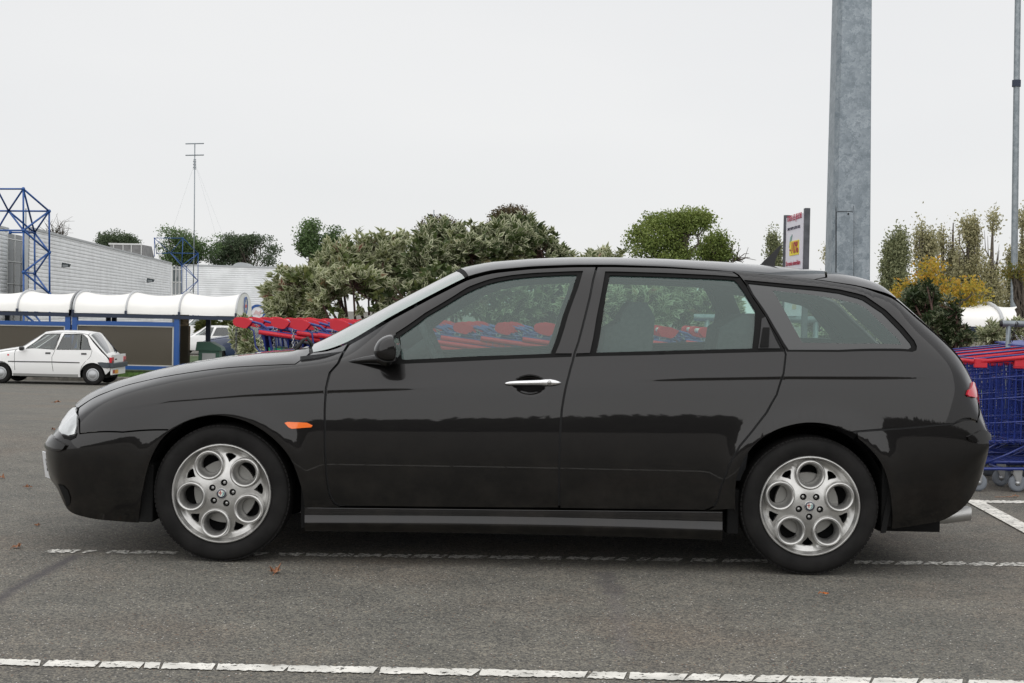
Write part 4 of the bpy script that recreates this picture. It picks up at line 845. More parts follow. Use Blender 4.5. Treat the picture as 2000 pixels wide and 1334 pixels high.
        # keep the centre line and the tips tidy
        c = t > 6.999; n[c, 1] = 0; n /= np.linalg.norm(n, axis=-1, keepdims=True) + 1e-12
        flip = n[:, 1] > .2; n[flip] *= -1
        return p + n * off, n
    def loop(s, pts):
        o = []
        for p in pts:
            if len(p) == 3: o.append(s.at_t(p[0], p[1]))
            else: o.append(s.solve(p[0], p[1]))
        return o
    def resample(s, lp, step=.02):
        sx, st = s.L * 1.3, .13
        o = []
        for i in range(len(lp)):
            a = np.array(lp[i]); b = np.array(lp[(i + 1) % len(lp)])
            d = math.hypot((a[0] - b[0]) * sx, (a[1] - b[1]) * st); n = max(1, int(d / step))
            for k in range(n): o.append(tuple(a + (b - a) * k / n))
        return o
    def panel(s, name, loops, m, parent, off=0.0, thick=.012, step=.02, grid=.035, mirror=False, both=False, extra=None, nring=True):
        """loops: outer then holes, in pixels; makes the panel mesh with a turned-in rim"""
        sx, st = s.L * 1.3, .13
        L2 = [s.resample(s.loop(l), step) for l in loops]
        V = []; E = []; S = []
        for l in L2:
            n0 = len(V)
            for v, t in l: V.append((v * sx, t * st))
            E += [(n0 + i, n0 + (i + 1) % len(l)) for i in range(len(l))]
        nb = len(V); arr = np.array(V[:len(L2[0])])
        mn, mx_ = arr.min(0), arr.max(0)
        gx, gy = np.meshgrid(np.arange(mn[0], mx_[0], grid), np.arange(mn[1], mx_[1], grid * .6)); gx[1::2] += grid / 2
        gx = gx.ravel(); gy = gy.ravel()
        if extra:
            (vc, tc_) = s.solve(*extra[0]); ex, ey = np.meshgrid(np.linspace(-extra[1], extra[1], 60), np.linspace(-extra[2], extra[2], 36))
            gx = np.concatenate([gx, (vc * sx + ex.ravel())]); gy = np.concatenate([gy, (tc_ * st + ey.ravel())])
        for cr_ in (s.crease or ()) if m.name == 'black_paint' else ():
            cp = np.array([p[:2] for p in cr_[0]]); cxs = np.arange(cp[0, 0], cp[-1, 0], 5.0)
            for dy_ in (-6, -3.2, -1.4, .2, 1.6, 3.2, 6):
                cl = np.array([s.solve(x_, float(np.interp(x_, cp[:, 0], cp[:, 1])) + dy_) for x_ in cxs])
                ex = np.concatenate([gx, cl[:, 0] * sx]); gy = np.concatenate([gy, cl[:, 1] * st]); gx = ex
        def inside(x, y):
            r = inpoly([(v * sx, t * st) for v, t in L2[0]], x, y)
            for l in L2[1:]: r &= ~inpoly([(v * sx, t * st) for v, t in l], x, y)
            return r
        ok = inside(gx, gy)
        B = np.array(V)
        G_ = np.stack([gx[ok], gy[ok]], -1)
        if len(G_):
            dmin = np.full(len(G_), 9.)
            for i in range(0, len(B), 200): dmin = np.minimum(dmin, np.sqrt(((G_[:, None] - B[None, i:i + 200]) ** 2).sum(-1)).min(1))
            G_ = G_[dmin > step * .35]
            V += [tuple(p) for p in G_]
        r = delaunay_2d_cdt([Vector(p) for p in V], E, [], 0, 1e-7)
        vo = np.array([tuple(p) for p in r[0]]); fo = np.array([list(f) for f in r[2]])
        ce = vo[fo].mean(1); fo = fo[inside(ce[:, 0], ce[:, 1])]
        vv, tt = vo[:, 0] / sx, vo[:, 1] / st
        p, n = s.surf(vv, tt, off)
        # orient faces outwards (towards the normals)
        a = p[fo]; fn = np.cross(a[:, 1] - a[:, 0], a[:, 2] - a[:, 0]); bad = (fn * n[fo].mean(1)).sum(-1) < 0
        fo[bad] = fo[bad][:, ::-1]
        Vs = [p]; Ns = [n]; Fs = [tuple(int(q) for q in f) for f in fo]
        if thick and nring:
            cnt = {}
            for f in Fs:
                for i in range(3):
                    e = (f[i], f[(i + 1) % 3]); cnt[e] = cnt.get(e, 0) + 1
            be = [e for e in cnt if (e[1], e[0]) not in cnt]
            be = [e for e in be if not (tt[e[0]] > 6.99 and tt[e[1]] > 6.99)]
            base = len(p); idx = {}; Pv = []; Nv = []
            for e in be:
                d = p[e[1]] - p[e[0]]; sn = np.cross(d, n[e[0]]); sn /= np.linalg.norm(sn) + 1e-12
                q0, q1 = p[e[0]], p[e[1]]; k = base + len(Pv)
                Pv += [q0, q1, q1 - n[e[1]] * thick, q0 - n[e[0]] * thick]; Nv += [sn] * 4
                Fs.append((k + 3, k + 2, k + 1, k)[::-1] if False else (k + 1, k, k + 3, k + 2))
            if Pv: Vs.append(np.array(Pv)); Ns.append(np.array(Nv))
        Pn = np.concatenate(Vs); Nn = np.concatenate(Ns)
        def make(Pn, Nn, Fs):
            me = bpy.data.meshes.new(name); me.from_pydata(Pn.tolist(), [], Fs); me.materials.append(m)
            me.polygons.foreach_set('use_smooth', [True] * len(me.polygons)); me.update()
            me.normals_split_custom_set_from_vertices([tuple(q) for q in Nn]); return me
        Pm = Pn * [1, -1, 1] + [0, 2 * s.half, 0]; Nm = Nn * [1, -1, 1]; Fm = [f[::-1] for f in Fs]
        if both:
            k = len(Pn); me = make(np.concatenate([Pn, Pm]), np.concatenate([Nn, Nm]), Fs + [tuple(q + k for q in f) for f in Fm])
            return link(bpy.data.objects.new(name, me), parent)
        o = link(bpy.data.objects.new(name, make(Pn, Nn, Fs)), parent)
        if mirror: link(bpy.data.objects.new(name, make(Pm, Nm, Fm)), parent)
        return o
def mirror_obj(o, half, parent):
    me = o.data.copy(); me.transform(Matrix(((1, 0, 0, 0), (0, -1, 0, 2 * half), (0, 0, 1, 0), (0, 0, 0, 1)))); me.flip_normals()
    n = link(bpy.data.objects.new(o.name.split('.')[0], me), parent); n.parent = parent; return n
# ------------------------------------------------------------------ the black estate car
PAINT = mat('black_paint', (.0105, .0098, .0100), rough=.36, metal=.9, coat=.85, coat_rough=.022)
def dusty(m):
    t = m.node_tree; b = t.nodes['Principled BSDF']; n = t.nodes.new; l = t.links.new
    co = n('ShaderNodeTexCoord'); sp = n('ShaderNodeSeparateXYZ'); l(co.outputs['Object'], sp.inputs[0])
    r = n('ShaderNodeMapRange'); l(sp.outputs[2], r.inputs[0]); r.inputs[1].default_value = .22; r.inputs[2].default_value = .62; r.inputs[3].default_value = 1; r.inputs[4].default_value = .12
    q = n('ShaderNodeTexNoise'); q.inputs['Scale'].default_value = 5; q.inputs['Detail'].default_value = 9; q.inputs['Roughness'].default_value = .72; l(co.outputs['Object'], q.inputs[0])
    e = n('ShaderNodeValToRGB'); e.color_ramp.elements[0].position = .44; e.color_ramp.elements[1].position = .72; l(q.outputs[0], e.inputs[0])
    k = n('ShaderNodeMath'); k.operation = 'MULTIPLY'; l(r.outputs[0], k.inputs[0]); l(e.outputs[0], k.inputs[1])
    k2 = n('ShaderNodeMath'); k2.operation = 'MULTIPLY'; l(k.outputs[0], k2.inputs[0]); k2.inputs[1].default_value = .13
    d = n('ShaderNodeBsdfDiffuse'); d.inputs[0].default_value = (.11, .098, .082, 1); ms = n('ShaderNodeMixShader'); l(k2.outputs[0], ms.inputs[0]); l(b.outputs[0], ms.inputs[1]); l(d.outputs[0], ms.inputs[2]); l(ms.outputs[0], t.nodes['Material Output'].inputs[0])
dusty(PAINT)
RUBBER = mat('rubber', (.012, .012, .012), rough=.75, bump=.0004, bscale=400)
TYRE = mat('tyre_rubber', (.0085, .008, .0078), rough=.75, spec=.25, noise=.45, nscale=9, bump=.0006, bscale=220)
TRIM = mat('gloss_black_trim', (.012, .012, .012), rough=.3, coat=.6, coat_rough=.1)
DARKPL = mat('dark_plastic', (.02, .02, .021), rough=.6)
ALLOY = mat('alloy', (.52, .515, .50), rough=.32, metal=.8, noise=.16, nscale=14)
STEEL = mat('brushed_steel', (.42, .42, .41), rough=.35, metal=.9)
CHROME = mat('chrome', (.82, .82, .83), rough=.07, metal=1)
SILVER = mat('satin_silver', (.8, .8, .81), rough=.22, metal=.85)
GLASS = glass_mat('car_glass', (.70, .88, .82), refl=1.6, veil=.10, veilcol=(.28, .47, .43))  # green diffuse share paints milky sky reflection into the panes
WGLASS = glass_mat('windscreen_glass', (.66, .80, .75), refl=2.6, veil=.42, veilcol=(.60, .78, .71))  # stronger, paler diffuse share: bright sky haze painted into the screen
BAND = mat('glass_edge_band', (.03, .032, .033), rough=.06, coat=.5)
SEAT = mat('seat_cloth', (.05, .052, .055), rough=.95, noise=.2, nscale=60)
LINER = mat('headliner', (.20, .21, .21), rough=.95)
psi = .0173
O = P(430, 1099, 6.45); O[2] = 0.0
car = thing('estate_car', 'black estate car parked side-on with five-hole silver alloy wheels and tinted windows', 'car', O, -psi)
CM = Matrix.Translation(Vector(O)) @ Matrix.Rotation(-psi, 4, 'Z'); CI = CM.inverted()
HALF = .84
def q0(px, py, ins):
    d = ray(px, py); o = CI @ Vector((*CAM, 1)); dd = CI.to_3x3() @ Vector(d); k = (ins - o.y) / dd.y
    p = Vector(o[:3]) + dd * k; return p.x, p.z
TX0 = -.93; TX1 = 3.50
WX = q0(1582, 990, 0.0)[0]; FZ = .306; RZ = .308
lines = {
 0: [(84, 890), (92, 915), (97, 936), (112, 950), (121, 975), (130, 997), (150, 1006), (185, 1014), (240, 1019), (300, 1023), (420, 1027), (595, 1034), (1000, 1042), (1410, 1054), (1600, 1052), (1735, 1037), (1800, 1024), (1840, 1018), (1870, 1001), (1890, 985), (1905, 960), (1918, 930), (1928, 890), (1934, 868)],
 1: [(84, 886), (92, 905), (100, 920), (120, 943), (140, 960), (200, 975), (300, 985), (600, 988), (1000, 992), (1400, 1000), (1700, 1004), (1850, 975), (1900, 935), (1920, 897), (1934, 866)],
 2: [(84, 882), (92, 884), (110, 886), (200, 884), (400, 880), (600, 876), (1000, 880), (1400, 888), (1700, 892), (1900, 888), (1925, 870), (1934, 863)],
 3: [(84, 877), (90, 871), (104, 862), (120, 858), (150, 848), (200, 830), (300, 802), (420, 786), (600, 776), (1000, 770), (1400, 768), (1700, 772), (1830, 778), (1890, 795), (1908, 815), (1914, 832), (1925, 847), (1934, 861)],
 4: [(84, 873), (92, 866), (102, 856), (122, 840), (150, 818), (190, 792), (250, 768), (330, 749), (450, 733), (600, 718), (680, 711), (780, 706), (1000, 699), (1160, 693), (1380, 689), (1530, 687), (1690, 688), (1790, 693), (1850, 712), (1890, 745), (1908, 790), (1914, 824), (1925, 842), (1934, 859)],
 5: [(84, 870), (92, 862), (102, 850), (118, 832), (150, 800), (185, 775), (250, 749), (330, 727), (450, 706), (560, 693), (605, 688), (640, 682), (682, 666), (760, 620), (840, 577), (913, 540), (960, 527), (1040, 519), (1120, 516), (1200, 516), (1300, 519), (1400, 526), (1480, 534), (1540, 540), (1600, 547), (1680, 560), (1748, 583), (1790, 618), (1830, 652), (1870, 690), (1895, 730), (1908, 775), (1914, 820), (1925, 840), (1934, 857)],
 7: [(84, 866, .36), (92, 858, .38), (104, 847, .42), (115, 828, .46), (128, 808, .5), (150, 788, .58), (180, 767, .72), (220, 749), (260, 735), (330, 716), (400, 702), (480, 690), (560, 682), (603, 678), (612, 673), (650, 653), (700, 625), (800, 574), (886, 530), (905, 521), (960, 511), (1040, 505), (1120, 502.5), (1200, 503), (1300, 506), (1400, 511), (1480, 517), (1530, 522), (1600, 529), (1660, 536, .66), (1700, 540, .46), (1733, 546, .32), (1748, 560, .27), (1780, 590, .26), (1820, 630, .24), (1860, 663, .22), (1880, 683, .22), (1897, 711, .2), (1908, 740, .2), (1913, 772, .2), (1916, 815, .22), (1925, 836, .24), (1934, 855, .28)]}
a, b = TX0, TX1
plan = [(a, .10), (a + .008, .28), (a + .022, .43), (a + .05, .56), (a + .10, .66), (a + .17, .735), (a + .28, .79), (a + .45, .832), (a + .7, .858), (1.3, .872), (2.7, .866), (b - .55, .852), (b - .3, .825), (b - .15, .785), (b - .08, .74), (b - .035, .66), (b - .012, .50), (b, .12)]
fr = {0: [(0, .93)], 1: [(0, .972)], 2: [(0, 1.0)], 3: [(0, .986)], 4: [(a, .95), (-.3, .915), (.4, .925), (1.0, .945), (3, .95), (b, .955)],
      5: [(a, .84), (-.4, .72), (.35, .69), (.7, .74), (1.1, .68), (2.4, .68), (2.9, .72), (b - .2, .80), (b, .8)],
      6: [(a, .52), (-.4, .42), (.35, .40), (.7, .46), (1.1, .40), (2.4, .40), (2.9, .48), (b, .5)], 7: [(0, 0)]}
hd = q0(1035, 752, 0.0)
B = Body(car, CI, HALF, (TX0, TX1), lines, plan, fr, sig=.07, sigs={7: .018, 5: .025, 0: .02, 4: .045, 3: .055},
         crease=[([(170, 822), (240, 801), (330, 785), (480, 773), (638, 765), (760, 761), (880, 759)], .0042, .05, .45, .4),
                 ([(1200, 746), (1350, 741), (1540, 738), (1800, 739), (1890, 748)], .0042, .05, .4, .5)],
         arches=[(0.0, FZ, .362, .006), (WX, RZ, .368, .007)], dent=(hd[0], hd[1], .068, .042, .022))
arch_f0 = [(271, 1021), (275, 977), (288, 915), (304, 876), (327, 846), (372, 820), (425, 811), (481, 823), (530, 853), (567, 895), (588, 950), (596, 994)]
arch_r0 = [(1436, 1000), (1436, 955), (1444, 915), (1470, 872), (1510, 842), (1553, 828), (1591, 825), (1628, 831), (1659, 845), (1693, 870), (1721, 904), (1736, 947), (1743, 1000), (1742, 1032)]
arch_f = spline(arch_f0, 4); arch_r = spline(arch_r0, 4)
W1o = [(773, 650), (830, 611), (889, 576), (913, 561), (955, 545.5), (1000, 537), (1060, 532), (1120, 529.5), (1139, 529), (1130, 560), (1110, 615), (1085, 690), (1117, 690), (1116, 697), (1000, 701), (900, 706), (780, 711), (762, 711), (768, 690)]
W1i = [(780, 655), (833, 616), (892, 581), (914, 569), (956, 552), (1000, 543), (1060, 537.5), (1110, 535), (1127, 535), (1118, 565), (1098, 620), (1075, 690), (930, 695), (791, 702), (784, 700)]
W2o = [(1182, 530), (1300, 533), (1400, 537.5), (1446, 541), (1470, 580), (1496, 620), (1515, 654), (1531, 683), (1531, 687), (1400, 690), (1250, 694), (1124, 697), (1126, 690), (1152, 689), (1165, 620), (1175, 570)]
W2i = [(1191, 536), (1300, 539), (1400, 543), (1434, 545), (1440, 550), (1476, 606), (1474, 640), (1470, 680), (1350, 683), (1165, 688), (1177, 620), (1184, 570)]
W3o = [(1453, 546.5), (1550, 555.5), (1640, 565), (1690, 577.5), (1730, 605), (1766, 641), (1786, 665), (1791, 676), (1790, 684), (1782, 687.5), (1640, 687.5), (1537, 687), (1519, 655), (1494, 612), (1467, 572)]
W3i = [(1461, 551), (1550, 560.5), (1640, 570.5), (1685, 583), (1724, 609), (1759, 645), (1779, 669), (1782, 676), (1775, 681), (1640, 682.5), (1541, 682.5), (1524, 655), (1499, 612), (1472, 573)]
W3c = [(1510, 565), (1565, 570.5), (1633, 581), (1675.5, 590.6), (1692.5, 599), (1718, 624.6), (1752, 657), (1762, 671), (1667, 669.5), (1568, 667.5), (1539.5, 616)]
door1 = [(672, 691), (683, 674), (760, 628), (840, 584.5), (913, 548), (960, 535), (1040, 526), (1100, 523), (1163, 522), (1150, 580), (1135, 640), (1120, 690), (1112, 720), (1102, 760), (1095, 800), (1091.5, 850), (1090, 900), (1090, 991), (1000, 991), (800, 989), (668, 987), (655, 981), (646, 966), (640, 930), (637, 880), (636.5, 800), (639, 758), (647, 728), (663, 710)]
door2 = [(1167.5, 522), (1250, 523), (1350, 527), (1430, 531), (1440, 538), (1463, 571), (1490, 611), (1515, 655), (1529, 683), (1532.5, 692), (1528, 730), (1515, 770), (1495, 805), (1468, 840), (1443, 870), (1423, 905), (1408, 945), (1400, 975), (1391, 989), (1376, 995.5), (1250, 994), (1094.5, 992), (1094.5, 900), (1096, 850), (1099.5, 800), (1106.5, 760), (1116.5, 720), (1124.5, 690), (1139.5, 640), (1154.5, 580)]
fender = [(154, 797), (183, 778), (220, 762.5), (260, 750), (330, 735), (400, 724), (480, 716.5), (540, 713.5), (577, 712), (597, 699), (612, 689), (640, 686), (660, 680), (678, 672), (667, 690), (658, 709), (642, 727), (634.5, 758), (632, 800), (632.5, 880), (635.5, 930), (641.5, 967), (651, 984), (664, 991), (630, 991)] + arch_f[::-1][:30] + [(330, 838), (240, 842.5), (157, 845.5), (157, 822)]
quarter = [(1434.5, 531), (1520, 538), (1600, 547.5), (1680, 561), (1742, 583), (1785, 618), (1825, 652), (1866, 692), (1890, 728), (1900, 748), (1889, 762), (1886.5, 773), (1909, 776), (1911, 800), (1909, 822), (1860, 826.5), (1800, 831), (1670, 841), (1660, 843)] + arch_r[:32][::-1] + [(1434, 993), (1385, 996), (1397, 990), (1404, 976), (1412, 946), (1427, 907), (1447, 872), (1472, 842), (1499, 807), (1519, 771), (1532, 731), (1536.5, 692), (1533, 681), (1519, 654), (1494, 610), (1467, 570), (1444, 537)]
B.panel('front_door', [door1, W1o], PAINT, car, mirror=True, extra=((1035, 752), .10, .05))
B.panel('rear_door', [door2, W2o], PAINT, car, mirror=True)
B.panel('front_fender', [fender], PAINT, car, mirror=True)
B.panel('rear_quarter', [quarter, W3o], PAINT, car, mirror=True)
for wo, wi in ((W1o, W1i), (W2o, W2i), (W3o, W3i)):
    B.panel('window_seal', [wo, wi], RUBBER, car, off=-.006, mirror=True, thick=.02)
B.panel('window_glass', [W1i], GLASS, car, off=-.012, mirror=True, thick=0)
B.panel('window_glass', [W2i], GLASS, car, off=-.012, mirror=True, thick=0)
B.panel('window_glass', [W3c], GLASS, car, off=-.010, mirror=True, thick=0)
B.panel('glass_edge_band', [W3i, W3c], BAND, car, off=-.010, mirror=True, thick=.004)
hood = [(151, 796), (183, 776), (220, 761), (260, 748.5), (330, 733.5), (400, 722.4), (480, 715), (540, 712), (576, 710.5), (595, 698), (604, 689), (604, 5.6, 'T'), (590, 6.2, 'T'), (588, 7, 'T'), (152, 7, 'T'), (150, 6, 'T')]
B.panel('hood', [hood], PAINT, car, both=True)
bumper = [(240, 0, 'T'), (150, 0, 'T'), (110, 0, 'T'), (84, 0, 'T'), (84, 3.5, 'T'), (84, 7, 'T'), (148, 7, 'T'), (147, 6, 'T'), (149, 799), (154, 822), (155, 848.5), (240, 845.5), (329, 841)] + arch_f[:16][::-1]
B.panel('front_bumper', [bumper], PAINT, car, both=True, step=.014)
roof = [(915, 539), (960, 527.5), (1040, 520), (1120, 517), (1200, 517), (1300, 520.5), (1400, 527.5), (1480, 535), (1590, 545.5), (1612, 541), (1590, 7, 'T'), (893, 7, 'T'), (900, 6, 'T')]
B.panel('roof', [roof], PAINT, car, both=True)
spoiler = [(1596, 546), (1616, 541.5), (1618, 7, 'T'), (1733, 7, 'T'), (1748, 7, 'T'), (1752, 564), (1746, 581), (1680, 557.5)]
spoiler = [(1594, 545.5), (1616, 542.5), (1598, 6.9, 'T'), (1598, 7, 'T'), (1748, 7, 'T'), (1747, 5.2, 'T'), (1680, 558.5), (1640, 552)]
B.panel('roof_spoiler', [spoiler], PAINT, car, both=True)
tail = [(1749, 5.12, 'T'), (1785, 5.06, 'T'), (1825, 5.04, 'T'), (1866, 5.02, 'T'), (1890, 5, 'T'), (1906, 4.6, 'T'), (1912, 4.2, 'T'), (1915, 5.5, 'T'), (1915, 7, 'T'), (1750, 7, 'T')]
B.panel('tailgate', [tail], PAINT, car, both=True)
B.panel('rear_window', [[(1765, 5.5, 'T'), (1858, 5.5, 'T'), (1860, 7, 'T'), (1765, 7, 'T')]], BAND, car, off=.003, both=True, thick=.004)
rbump = [(1675, 845), (1800, 835.5), (1860, 831), (1909, 826.5), (1916, 4.6, 'T'), (1917, 7, 'T'), (1934, 7, 'T'), (1934, 3.5, 'T'), (1934, 0, 'T'), (1900, 0, 'T'), (1800, 0, 'T'), (1742, 1033)] + arch_r[::-1][1:19]
B.panel('rear_bumper', [rbump], PAINT, car, both=True, step=.014)
B.panel('windscreen', [[(613, 5.03, 'T'), (660, 5.03, 'T'), (760, 5.05, 'T'), (911, 5.06, 'T'), (896, 6, 'T'), (889, 7, 'T'), (606, 7, 'T'), (608, 6, 'T')]], WGLASS, car, off=-.004, both=True, thick=0)
B.panel('windscreen_seal', [[(906, 5.06, 'T'), (914, 5.06, 'T'), (898, 6.0, 'T'), (892, 7, 'T'), (886, 7, 'T'), (891, 6, 'T')]], RUBBER, car, off=-.001, both=True, thick=.004)
B.panel('cowl', [[(597, 5.0, 'T'), (614, 5.0, 'T'), (609, 6, 'T'), (607, 7, 'T'), (588, 7, 'T'), (590, 6.2, 'T')]], DARKPL, car, off=-.02, both=True, thick=.0)
shell = [(165, 846), (165, 806), (300, 748), (480, 724), (600, 720), (655, 700), (683, 680), (760, 632), (840, 588), (913, 552), (1040, 530), (1165, 526), (1435, 536), (1600, 552), (1700, 570), (1775, 615), (1850, 676), (1895, 740), (1903, 815), (1896, 838), (1760, 990), (1747, 960)] + [(1591 + (x - 1591) * 1.035, 990 + (y - 990) * 1.035) for x, y in arch_r[::-1] if y < 950] + [(1430, 991), (602, 991)] + [(430 + (x - 430) * 1.035, 975 + (y - 975) * 1.035) for x, y in arch_f[::-1] if y < 945 and x > 335] + [(330, 835)]
B.panel('inner_shell', [shell, W1o, W2o, W3o], DARKPL, car, off=-.017, mirror=True, thick=0)
B.panel('headliner', [[(925, 5.0, 'T'), (1700, 5.0, 'T'), (1700, 7, 'T'), (915, 7, 'T')]], LINER, car, off=-.035, both=True, thick=0)
# lamps
lampglass = mat('headlamp_glass', (.62, .64, .64), rough=.16, metal=.55, coat=1, noise=.22, nscale=16)
hl = [(148, 797), (152, 812), (151, 832), (147, 848), (135, 851), (122, 848), (115, 838), (119, 822), (131, 806), (141, 798.5)]
B.panel('headlight', [hl], lampglass, car, off=.006, mirror=True, step=.008, grid=.02)
B.panel('headlight_recess', [[(151, 846), (148, 855), (137, 860), (126, 857), (121, 850), (135, 853), (146, 851)]], RUBBER, car, off=.003, mirror=True, step=.006)
redlamp = mat('red_lamp', (.55, .012, .03), rough=.12, coat=1, noise=.1, nscale=30)
B.panel('tail_light', [[(1910, 733), (1898, 747), (1889, 762), (1886.5, 771), (1890, 775), (1905, 776.5), (1912.5, 774), (1913, 765), (1912, 750)]], redlamp, car, off=.010, mirror=True, step=.008, grid=.02)
amber = mat('amber_lamp', (.95, .17, .01), rough=.22, coat=1)
B.panel('side_indicator', [[(556, 826), (562, 824), (600, 825.5), (611, 831), (608, 834.5), (570, 837.5), (563, 834)]], amber, car, off=.006, mirror=True, step=.006, grid=.015)
B.panel('bumper_strip', [[(90, 866), (96, 857), (103, 851.5), (112, 860), (126, 867), (131, 870), (125, 879), (112, 883), (95, 879), (88, 873)]], PAINT, car, off=.012, mirror=True, step=.008, thick=.02)
B.panel('bumper_strip', [[(1888, 853), (1905, 846), (1924, 842), (1932, 850), (1933, 860), (1920, 862), (1900, 863), (1890, 859)]], PAINT, car, off=.010, mirror=True, step=.008, thick=.02)
B.panel('fog_intake', [[(113, 944), (124, 948), (133, 957), (138, 972), (137, 983), (131, 990), (128, 978), (121, 962)]], RUBBER, car, off=.003, mirror=True, step=.008, thick=0)
B.panel('handle_recess', [[(1488, 622), (1495, 618), (1524, 680), (1481, 680)]], DARKPL, car, off=-.002, mirror=True, thick=.01)
B.panel('rear_door_handle', [[(1490, 640), (1503, 640), (1501, 678), (1484, 678)]], RUBBER, car, off=.003, mirror=True, thick=.01)
# sill skirt
mb = MB(); sec = []
for i in range(61):
    px = 595 + (1411 - 595) * i / 60; u = i / 60; bow = 1 - (2 * u - 1) ** 2
    yt = 991.5 + 8.5 * u; yb = 1036 + 18 * u - 3 * bow
    h_ = yb - yt; ring = [(.016, yt - 3), (-.006, yt), (-.0065, yt + 1.5), (-.0065, yt + h_ * .2), (-.0068, yt + h_ * (.46 - .12 * bow)), (-.012, yt + h_ * (.60 - .06 * bow)), (-.0135, yt + h_ * .66), (-.0132, yt + h_ * .70), (-.008, yt + h_ * .80), (.006, yb), (.03, yb + 1)]
    for ins, py in ring:
        x, z = q0(px, py, ins); mb_v = (x, ins, z); sec.append(mb_v)
k = len(ring); Fc = [(i * k + j, i * k + j + 1, (i + 1) * k + j + 1, (i + 1) * k + j) for i in range(60) for j in range(k - 1)]
Fc += [tuple(range(k)), tuple(60 * k + j for j in range(k))[::-1]]
sk = mb.add(sec, Fc).build('side_skirt', PAINT, car, smooth=True, auto=50); mirror_obj(sk, HALF, car)
# wheels
def make_wheel(parent, x, z, y, phase, far=False, sub=1):
    wl = bpy.data.objects.new('wheel', None); wl.empty_display_size = .3; link(wl, parent); wl.location = (x, y, z)
    ty = MB().lathe([(.214, .03), (.219, .010), (.226, .004), (.245, -.002), (.268, -.004), (.286, .002), (.292, .006), (.2945, .010), (.300, .019), (.3035, .030), (.306, .05), (.3065, .10), (.306, .15), (.300, .182), (.28, .2), (.214, .19)], n=96)
    ty.build('tyre', TYRE, wl, smooth=True)
    tb = MB()
    for i in range(88):
        t = 2 * math.pi * i / 88; c, s_ = math.cos(t), math.sin(t)
        Rm = np.array([[c, 0, -s_], [0, 1, 0], [s_, 0, c]])
        tb.box((c * .2985, .0300, s_ * .2985), (.009, .030, .0165), Rm)
    tb.build('tread_blocks', TYRE, wl)['kind'] = 'stuff'
    rim = MB().lathe([(.2215, .020), (.2215, .003), (.219, -.001), (.2155, -.0015), (.213, .001), (.2115, .006), (.209, .013), (.205, .022), (.200, .036), (.196, .05), (.192, .075), (.188, .12), (.188, .19)], n=96)
    # face plate with holes
    cx = [(.137 * math.cos(phase + 2 * math.pi * k / 5), .137 * math.sin(phase + 2 * math.pi * k / 5)) for k in range(5)]
    lp = [[(.2045 * math.cos(2 * math.pi * i / 90), .2045 * math.sin(2 * math.pi * i / 90)) for i in range(90)]]
    for c0 in cx: lp.append([(c0[0] + .052 * math.cos(2 * math.pi * i / 30), c0[1] + .052 * math.sin(2 * math.pi * i / 30)) for i in range(30)])
    bolts = []
    for k in range(5):
        t = phase + 2 * math.pi * (k + .5) / 5
        e = np.array([math.cos(t), math.sin(t)]); g = np.array([-e[1], e[0]])
        tri = [(.139, 0), (.152, -.009), (.164, -.021), (.173, -.025), (.178, -.013), (.180, 0), (.178, .013), (.173, .025), (.164, .021), (.152, .009)]
        lp.append([tuple(e * a_ + g * b_) for a_, b_ in tri])
        bc = e * .0485; bolts.append(bc)
        lp.append([(bc[0] + .0150 * math.cos(2 * math.pi * i / 16), bc[1] + .0150 * math.sin(2 * math.pi * i / 16)) for i in range(16)])
    def hgt(r): return np.interp(r, [0, .06, .075, .10, .13, .16, .185, .2045], [.010, .011, .013, .019, .028, .036, .040, .026])
    V = []; E = []
    for l in lp:
        n0 = len(V); V += l; E += [(n0 + i, n0 + (i + 1) % len(l)) for i in range(len(l))]
    def ins(x_, y_):
        r_ = inpoly(lp[0], x_, y_)
        for l in lp[1:]: r_ &= ~inpoly(l, x_, y_)
        return r_
    g_ = np.arange(-.2, .2, .009); gx, gy = [q.ravel() for q in np.meshgrid(g_, g_)]
    ok = ins(gx, gy); Bv = np.array(V); pts = np.stack([gx[ok], gy[ok]], -1)
    dm = np.sqrt(((pts[:, None] - Bv[None]) ** 2).sum(-1)).min(1); V2 = V + [tuple(p_) for p_ in pts[dm > .003]]
    r_ = delaunay_2d_cdt([Vector(p_) for p_ in V2], E, [], 0, 1e-7)
    vo = np.array([tuple(p_) for p_ in r_[0]]); fo = np.array([list(f_) for f_ in r_[2]]); ce = vo[fo].mean(1); fo = fo[ins(ce[:, 0], ce[:, 1])]
    V3 = np.stack([vo[:, 0], hgt(np.hypot(vo[:, 0], vo[:, 1])), vo[:, 1]], -1)
    rim.add(V3, [tuple(int(i) for i in f_) for f_ in fo])
    # walls of the holes
    for l in lp[1:]:
        m_ = len(l); top = [(p_[0], float(hgt(math.hypot(*p_))), p_[1]) for p_ in l]; bot = [(p_[0], t_[1] + .022, p_[1]) for p_, t_ in zip(l, top)]
        rim.add(top + bot, [(i, (i + 1) % m_, m_ + (i + 1) % m_, m_ + i) for i in range(m_)])
    for c0 in cx:
        rim.lathe([(.0690, .040), (.0680, .018), (.0660, .008), (.0635, .003), (.0595, .001), (.0555, .003), (.0515, .010), (.0465, .024), (.0430, .038), (.0415, .052), (.0415, .075)], c=(c0[0], 0, c0[1]), n=36)
    ro = rim.build('rim', ALLOY, wl, smooth=True, auto=38)
    for c0 in bolts:
        MB().lathe([(.0, .0175), (.0060, .0175), (.0075, .020), (.008, .034)], c=(c0[0], 0, c0[1]), n=10).build('wheel_bolt', STEEL, wl, smooth=True)
    for c0 in bolts: MB().lathe([(.0, .031), (.0150, .031), (.0152, .020)], c=(c0[0], 0, c0[1]), n=14).build('bolt_recess', RUBBER, wl)
